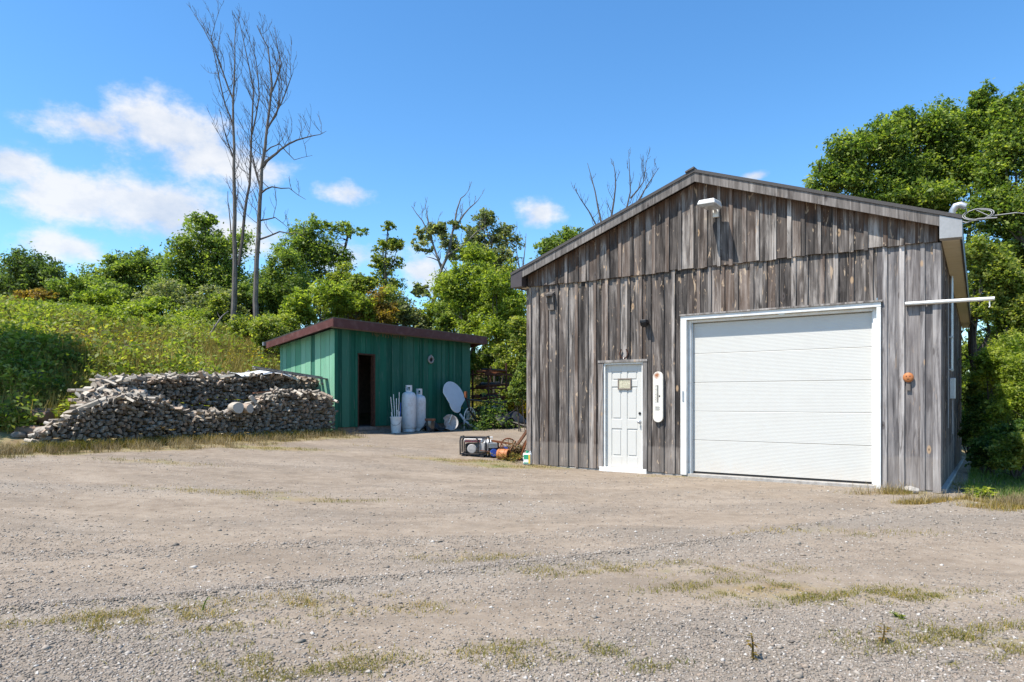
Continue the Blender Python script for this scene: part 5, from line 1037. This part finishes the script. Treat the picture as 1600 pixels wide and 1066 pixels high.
# tall leafy weeds near the logs
def weed(label, base, h, n, seed, m='weed', lf=.12, group='tall leafy weeds by the woodpile', spread=.14):
    rng = np.random.default_rng(seed); t_ = thing('tall_weed', label, 'weed', base, 0, group); mb = MB(); C_ = []; DD = []
    for s in range(n):
        e_ = np.array([rng.normal(0, spread), rng.normal(0, spread), h*rng.uniform(.7, 1.05)]); st = curve((rng.normal(0, .03), rng.normal(0, .03), -.03), e_, 6, rng, .04); mb.tube(st, list(np.linspace(.009, .003, 6)), 4, caps=False)
        for k in range(22):
            f = rng.uniform(.2, 1); i = min(4, int(f*5)); p_ = st[i]+(st[i+1]-st[i])*(f*5-i); a = rng.uniform(0, 6.28); d = np.array([math.cos(a), math.sin(a), rng.uniform(-.1, .6)]); C_.append(p_+d*lf*.5); DD.append(d)
    C_ = np.array(C_); d = np.array(DD); d /= np.linalg.norm(d, axis=1)[:, None]; s_ = np.cross(d, [0, 0, 1]); s_ /= np.linalg.norm(s_, axis=1)[:, None]; L_ = lf*rng.uniform(.6, 1.2, len(C_))
    V_ = np.stack([C_-d*L_[:, None]*.5, C_+s_*L_[:, None]*.13, C_+d*L_[:, None]*.5-np.array([0, 0, 1])*L_[:, None]*.2, C_-s_*L_[:, None]*.13], 1).reshape(-1, 3)
    mb.build('stems', LM[m], t_, fix=False); npmesh('leaves', V_, np.arange(len(V_)).reshape(-1, 4), LM[m], t_, False, {'var': np.repeat(rng.random(len(C_)), 4)})
for k, (u, Y_, h_, n, m, lb) in enumerate([(66, 15.4, .95, 6, 'weed', 'tall bright weed standing over the rotting logs'), (128, 15.6, 1.0, 7, 'weed', 'tall bright weed left of the rear log stack'), (90, 15.8, .8, 6, 'shade', 'leafy weed between the two bright tall weeds'), (30, 15.8, .9, 6, 'shade', 'dark weed behind the long dark log'), (108, 15.0, .7, 6, 'weed', 'lower weed in front of the rear stack end')]): weed(lb, G(u, Y_), h_, n, 300+k, m, .20)
# goldenrod by the garage, weed patch and vines by the shed junk
for k, (u, v, a, b, Y, m, lb) in enumerate([(806, 636, 20, 24, 24.5, 'gold', 'yellow goldenrod clump between shed and garage'), (800, 610, 22, 18, 27, 'weed', 'green clump behind the goldenrod'), (812, 600, 16, 30, 22, 'mid', 'green bush against the left garage wall')]):
    tree('goldenrod' if m == 'gold' else 'shrub', lb, 'bush', G(u, Y), lob(Y, (u, v, a, b), (u-a*.5, v+b*.4, a*.6, b*.7), (u+a*.4, v+b*.5, a*.6, b*.6)), 3000, .09, m, 330+k, .02, stems=5)
rng = np.random.default_rng(77)
pts = np.concatenate([np.array(SG(x_, y_, z_))+rng.normal(size=(n, 3))*np.array([.25, .25, sz]) for x_, y_, z_, sz, n in ((5.4, -1.0, .35, .22, 420), (5.9, -.9, .45, .26, 420), (6.3, -.8, .55, .26, 420), (5.0, -1.1, .15, .12, 260), (6.0, -1.25, .15, .12, 300))])
V_, F_ = leaves(pts, .085, rng); vt = thing('creeping_vine', 'dark green vine growing over the black frame by the shed', 'vine', SG(5.8, -1.0)); V_ = V_-np.array(SG(5.8, -1.0))
npmesh('leaves', V_, F_, LM['shade'], vt, False, {'var': np.repeat(rng.random(len(pts)), 4)})
mb = MB()
for k in range(14): a = np.array([rng.uniform(-.8, .6), rng.uniform(-.25, .2), -.03]); mb.tube(curve(a, a+np.array([rng.normal(0, .4), rng.normal(0, .2), rng.uniform(.3, .8)]), 6, rng, .1), .006, 4, caps=False)
mb.build('stems', BK['twig'], vt, fix=False)

# ---- dead trees
def twigs(mb, pl, rad, rng, n, ln, lean, depth=1, f0=.25, flat=.5, r0=.02):
    pl = np.array(pl); seg = np.linalg.norm(np.diff(pl, axis=0), axis=1); cum = np.concatenate([[0], np.cumsum(seg)])/seg.sum()
    for k in range(n):
        f = f0+(1-f0)*(k+rng.random())/n; i = min(len(pl)-2, np.searchsorted(cum, f)-1); t_ = (f-cum[i])/(cum[i+1]-cum[i]+1e-9); a = pl[i]+(pl[i+1]-pl[i])*t_
        az_ = rng.uniform(0, 6.28); d = np.array([math.cos(az_), math.sin(az_)*.8, 0])*rng.uniform(.35, .85); L_ = ln*rng.uniform(.4, 1.15)*(1.1-.6*f); m = 7; pts = [a]; dv = d+np.array([0, 0, rng.uniform(.2, .8)])
        for s in range(m):
            dv = dv+np.array([lean[0]*.16, lean[1]*.16, .22])+rng.normal(0, .10, 3); dv /= np.linalg.norm(dv); pts.append(pts[-1]+dv*L_/m)
        mb.tube(pts, list(np.linspace(r0*(1.15-.6*f), .0048, m+1)), 4, caps=False)
        if depth: twigs(mb, pts, None, rng, rng.integers(3, 7), L_*.5, lean, depth-1, .2, flat, r0*.55)
def dead_tree(label, base_px, Y, mains, seed, tw, lean=(-.5, 0), r0=.015, name='dead_tree', group='bare dead trees', leafy=None, bk='dead', ln=1.9):
    rng = np.random.default_rng(seed); b = G(base_px, Y); t_ = thing(name, label, 'tree', b, 0, group); mb = MB(); m2 = MB(); b0 = np.array(b)
    for k, (pl, ra, rb, n) in enumerate(mains):
        w_ = np.array([np.array(P(u, v, Y+(dy[0] if dy else 0))) for u, v, *dy in pl])-b0
        if k == 0: w_[0][2] = -.25; w_[0][:2] = 0
        o = [w_[0]]                                  # denser, slightly crooked line
        for a, c in zip(w_, w_[1:]): o += [a+(c-a)*.5+rng.normal(0, .02, 3), c]
        (mb if k == 0 else m2).tube(o, list(np.linspace(ra, rb, len(o))), 8 if ra > .08 else 6)
        twigs(m2, o, None, rng, n, ln, lean, 1, .35 if k == 0 else .15, .5, r0)
    mb.build('trunk', BK[bk], t_, True, fix=False); m2.build('branches', BK['twig' if bk == 'dead' else bk], t_, True, fix=False)
    if leafy: crown('crown', t_, [(np.array(c)-b0, r) for c, r in leafy[0]], leafy[1], .17, LM[leafy[2]], rng, cl=.35)
dead_tree('taller dead tree with forked bare trunk, left of the pair', 364, 31, [
    ([(364, 520), (366, 470), (367, 420), (366, 368), (366, 294), (366, 231), (364, 158), (367, 95), (369, 32)], .15, .012, 32),
    ([(373, 415), (382, 336), (390, 289), (393, 210), (396, 140), (384, 80), (372, 25)], .08, .009, 34),
    ([(365, 157), (350, 118), (335, 75), (318, 45), (303, 22)], .04, .007, 14), ([(365, 200), (352, 165), (340, 110), (330, 60), (345, 10)], .04, .007, 14), ([(366, 250), (352, 210), (345, 175)], .04, .008, 4),
    ([(361, 365), (358, 330), (356, 299)], .03, .012, 0), ([(394, 210), (405, 150), (400, 95), (385, 45)], .04, .007, 14)], 501, 1, (-.55, 0), ln=2.0)
dead_tree('shorter dead tree with a long right limb, right of the pair', 399, 28, [
    ([(398, 540), (400, 490), (400, 446), (404, 368), (406, 315), (409, 262), (417, 200), (425, 131), (419, 75), (402, 40)], .135, .011, 34),
    ([(408, 300), (400, 270), (392, 235), (388, 200)], .05, .01, 6), ([(410, 262), (425, 245), (438, 234), (464, 219), (490, 212), (510, 205)], .07, .008, 10), ([(416, 205), (440, 160), (455, 120), (452, 85)], .04, .007, 14), ([(422, 150), (440, 100), (430, 60)], .04, .008, 7),
    ([(408, 302), (425, 292), (452, 294), (478, 312)], .04, .007, 3), ([(405, 345), (430, 340), (452, 358)], .035, .007, 2), ([(404, 375), (437, 362), (464, 364), (478, 372)], .04, .007, 3), ([(412, 240), (437, 225), (460, 250), (488, 243)], .03, .006, 3), ([(418, 200), (432, 180), (436, 130), (430, 90)], .04, .007, 14)], 502, 1, (-.45, 0), ln=1.8)
dead_tree('half dead tree with forked pale trunk above the shed', 668, 31, [
    ([(665, 545), (672, 490), (682, 455), (690, 420), (703, 385), (711, 345), (720, 310), (732, 298)], .115, .010, 8), ([(690, 420), (676, 380), (660, 345), (643, 322)], .055, .01, 8), ([(698, 400), (722, 385), (745, 362), (765, 352)], .06, .01, 5), ([(708, 360), (725, 335), (742, 318), (752, 305)], .05, .008, 5), ([(676, 380), (668, 340), (664, 318)], .04, .008, 4)], 503, 1, (.2, 0), .014, 'half_dead_tree', None, (lob(31, (668, 365, 18, 14), (715, 355, 16, 14), (660, 455, 20, 12), (690, 355, 16, 12)), 1300, 'grey'), 'silver', 1.1)
dead_tree('leafless many-stemmed tree showing over the garage roof', 955, 33, [
    ([(955, 480), (948, 400), (940, 350), (930, 300), (918, 255)], .09, .01, 10), ([(950, 410), (955, 340), (962, 290), (958, 252)], .07, .01, 10), ([(955, 420), (972, 350), (985, 300), (983, 248)], .07, .01, 10), ([(972, 350), (1000, 310), (1018, 280), (1030, 262)], .05, .01, 9), ([(945, 380), (920, 330), (897, 292)], .05, .01, 7), ([(985, 310), (1005, 285), (1010, 250)], .04, .008, 6)], 504, 1, (.1, 0), .016, ln=1.3)
dead_tree('thin bare tree beside the left garage eave', 815, 30, [([(818, 560), (815, 470), (818, 410), (822, 365)], .06, .008, 6), ([(816.3, 465), (814, 440), (808, 400), (805, 370)], .04, .008, 5)], 505, 1, (0, 0), .012, ln=1.0)
# fallen branches and brush heap on the bank
def stick(label, a, b, r_, seed, n=5, ln=.5, mat='dead', group='fallen branches on the bank'):
    rng = np.random.default_rng(seed); mb = MB(); pl = curve(a, b, 9, rng, .03); mb.tube(pl, list(np.linspace(r_, r_*.3, 9)), 6); twigs(mb, pl, None, rng, n, ln, (0, 0), 0, .3, .5, r_*.35)
    tag(mb.build('fallen_branch', BK[mat], None, True, fix=False), label, 'branch', group)
a = G(306, 25); stick('long grey dead branch leaning up toward the left dead trunk', a, P(357, 487, 28), .055, 601, 4, .5, 'silver')
for k in range(26):
    rng = np.random.default_rng(620+k); a = G(rng.uniform(128, 200), rng.uniform(19.5, 21)); d = Vector((rng.uniform(.6, 1.7), rng.normal(0, .4), rng.uniform(-.05, .35))); a.z += rng.uniform(.02, .5)
    stick('grey dead stick in the brush heap on the bank', a-d*.5, a+d*.5, rng.uniform(.012, .03), 650+k, 3, .4, 'silver', 'sticks of the brush heap')
for k, (u, Y_, dx, lb) in enumerate(((785, 23.2, .9, 'pale fallen pole lying in the weeds between shed and garage'), (795, 24, 1.2, 'second pale pole behind the first in the weeds'))): a = G(u, Y_, .25); stick(lb, a-Vector((dx, -.3, -.25)), a+Vector((dx, -.3, -.2)), .06, 690+k, 0, .1, 'silver', None)

# ---- meadow on the bank and grass in the yard
def blades(name, label, x, y, hmin, hmax, wd, mat, rng, cat='grass', lean=.35, zoff=0, varmul=None):
    n = len(x); z = H(x, y)-.01; h = rng.uniform(hmin, hmax, n); a = rng.uniform(0, 6.28, n); b = a+math.pi/2+rng.normal(0, .5, n); l = np.abs(rng.normal(0, lean, n))*h
    w_ = wd*rng.uniform(.6, 1.3, n); ca, sa = np.cos(a)*w_/2, np.sin(a)*w_/2; p0 = np.stack([x-ca, y-sa, z], 1); p1 = np.stack([x+ca, y+sa, z], 1)
    mx_, my_ = x+np.cos(b)*l*.35, y+np.sin(b)*l*.35; p2 = np.stack([mx_+ca*.7, my_+sa*.7, z+h*.6], 1); p3 = np.stack([mx_-ca*.7, my_-sa*.7, z+h*.6], 1); tx, ty = x+np.cos(b)*l, y+np.sin(b)*l; p4 = np.stack([tx+ca*.1, ty+sa*.1, z+h], 1); p5 = np.stack([tx-ca*.1, ty-sa*.1, z+h], 1)
    V_ = np.stack([p0, p1, p2, p3, p4, p5], 1).reshape(-1, 3); i = 6*np.arange(n)[:, None]; F_ = np.concatenate([i+np.array([[0, 1, 2, 3]]), i+np.array([[3, 2, 4, 5]])], 1).reshape(-1, 4)
    v = np.clip(.5+.22*hnoise(x*.8, y*.8)+rng.normal(0, .2, n), 0, 1)
    return tag(npmesh(name, V_, F_, mat, None, False, {'var': np.repeat(v, 6)}), label, cat, None, 'stuff')
def scatter(n, ylo, yhi, ulo, uhi, wfun, rng):
    X_, Y_ = [], []; got = 0
    while got < n:
        y = ylo*(yhi/ylo)**rng.random(n); x = (rng.uniform(ulo, uhi, n)-800)/F*y; k = rng.random(n) < wfun(x, y); X_.append(x[k]); Y_.append(y[k]); got += k.sum()
    return np.concatenate(X_)[:n], np.concatenate(Y_)[:n]
def free(x, y):       # keep plants out of the buildings and the stacked wood
    gx = (x-GL[0])*RT.x+(y-GL[1])*RT.y; gy = (x-GL[0])*D.x+(y-GL[1])*D.y; sx = (x-SA[0])*D.x+(y-SA[1])*D.y; sy = -(x-SA[0])*RT.x-(y-SA[1])*RT.y; p = PP(x, y); q = Q(x, y)
    return ~(((gx > -.06) & (gx < W+.12) & (gy > -.07)) | ((sx > -.1) & (sx < 6.1) & (sy > -.1) & (sy < 2.5)) | ((p > -.1) & (p < 7.5) & (q > -.02) & (q < 1.95)))
rng = np.random.default_rng(900)
x, y = scatter(70000, 14, 40, -40, 850, lambda x, y: ((Q(x, y) > 1.6) & free(x, y))*np.clip(.5+.45*hnoise(x*.7, y*.7+4), .12, 1), rng)
blades('meadow_grass', 'tall yellow-green meadow grass covering the bank', x, y, .25, .75, .022, LM['grass'], rng)
x, y = scatter(4200, 14, 38, -40, 850, lambda x, y: ((Q(x, y) > 1.5) & free(x, y))*np.clip(.35+.5*hnoise(x*.9+9, y*.8), .05, 1)*np.where((Q(x, y) < 10) & (x/y > -.6), .4, 1), rng)     # leafy ground cover in clumps
P_ = np.repeat(np.stack([x, y, H(x, y)+.02], 1), 30, 0); hh = np.repeat(rng.uniform(.25, .85, len(x)), 30); f = rng.random(len(P_)); P_ = P_+np.stack([rng.normal(0, .17, len(P_)), rng.normal(0, .17, len(P_)), hh*f], 1)
V_, F_ = leaves(P_, .12, rng, .6); cv = np.repeat(np.clip(rng.normal(.5, .2, len(x)), 0, 1), 30)+rng.normal(0, .15, len(P_))
tag(npmesh('weeds', V_, F_, LM['weed'], None, False, {'var': np.repeat(np.clip(cv, 0, 1), 4)}), 'leafy green weeds growing thick on the bank', 'weeds', None, 'stuff')
x, y = scatter(70, 16, 34, -40, 420, lambda x, y: ((Q(x, y) > 2.2) & (hnoise(x*.6+2, y*.6) > .35))*1., rng)
P_ = np.repeat(np.stack([x, y, H(x, y)+.55], 1), 14, 0)+rng.normal(size=(len(x)*14, 3))*np.array([.09, .09, .12]); V_, F_ = leaves(P_, .075, rng, .6)
tag(npmesh('goldenrod_flowers', V_, F_, LM['gold'], None, False, {'var': np.repeat(rng.random(len(P_)), 4)}), 'yellow goldenrod flowers dotted over the bank', 'flowers', None, 'stuff')
gmf = lambda x, y: free(x, y)*(Q(x, y) < 1.7)*np.clip(grassmask(x, y)-.15, 0, 1)**1.5*np.clip(.35+.8*hnoise(x*4.1, y*5.3)+.5*hnoise(x*9+1, y*11), 0, 1)
x, y = scatter(20000, 3.0, 7.2, -30, 1640, lambda x, y: np.clip(grassmask(x, y)-.06, 0, 1)*np.clip(.3+.75*hnoise(x*5.1, y*6.3)+.6*hnoise(x*13+1, y*15), 0, 1), rng)
blades('yard_grass', 'low thin grass creeping through the near gravel', x, y, .010, .042, .005, LM['turf'], rng, lean=1.2)
x, y = scatter(24000, 7, 24, -30, 1640, gmf, rng)
blades('yard_grass', 'short patchy yellow-green grass in the far yard', x, y, .012, .055, .0055, LM['turf'], rng, lean=.8)
x, y = scatter(16000, 7.4, 12, 1380, 1640, lambda x, y: free(x, y)*(x > 4.5)*np.clip(grassmask(x, y)-.2, 0, 1)*np.clip(.45+.7*hnoise(x*4.1, y*5.3), .03, 1), rng)
blades('yard_grass', 'yellow-green grass patch at the right front corner of the garage', x, y, .02, .085, .006, LM['turf'], rng, lean=.8)
x, y = scatter(12000, 8, 24, -30, 1640, lambda x, y: gmf(x, y)*((Q(x, y) > -1.6) | (x > 5)), rng)
blades('dry_grass', 'dry straw-coloured grass along the woodpile foot and garage corner', x, y, .06, .2, .007, LM['dead'], rng, lean=.7)
x, y = scatter(9000, 12.4, 20, -20, 540, lambda x, y: free(x, y)*np.exp(-((Q(x, y)+.12)/.16)**2)*((PP(x, y) > -1) & (PP(x, y) < 7.2)), rng)
blades('dry_grass', 'thin grass fringe growing at the foot of the woodpile', x, y, .05, .24, .007, LM['turf'], rng, lean=.5)
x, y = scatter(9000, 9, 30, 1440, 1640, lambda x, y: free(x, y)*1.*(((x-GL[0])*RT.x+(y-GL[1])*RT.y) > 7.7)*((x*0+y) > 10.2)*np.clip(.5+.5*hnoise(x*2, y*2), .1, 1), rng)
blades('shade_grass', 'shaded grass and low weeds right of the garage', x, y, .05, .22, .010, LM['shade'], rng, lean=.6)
# single plants in the yard
for k, (u, Y_, h_, n, m, lb) in enumerate([(1512, 9.75, .16, 5, 'weed', 'bright broad-leaf weed in the grass by the garage corner'), (1545, 9.8, .2, 4, 'weed', 'small weed right of the bright broad-leaf one'), (1165, 3.75, .16, 1, 'sumac', 'thin dry stalk with orange leaf in the near gravel'), (1378, 3.9, .13, 1, 'sumac', 'thin dark stalk standing in the near gravel'), (1405, 4.35, .035, 4, 'weed', 'tiny bright green sprout in the near gravel'), (320, 4.5, .08, 1, 'weed', 'thin green sprig standing in the gravel at left'), (240, 14.55, .4, 9, 'dead', 'dry brown grass tuft in front of the woodpile')]):
    weed(lb, G(u, Y_), h_, n, 400+k, m, .028 if h_ < .1 else .05 if h_ < .2 else .16, 'single weeds in the yard', .02 if h_ < .1 else .05 if h_ < .2 else .16)
weed('dry brown weeds heaped against the garage corner', G(806, 14.9), .42, 12, 420, 'dead', .12, None, .16)
weed('dry weeds around the orange drum', G(795, 14.6), .18, 8, 421, 'turf', .1, None, .2)
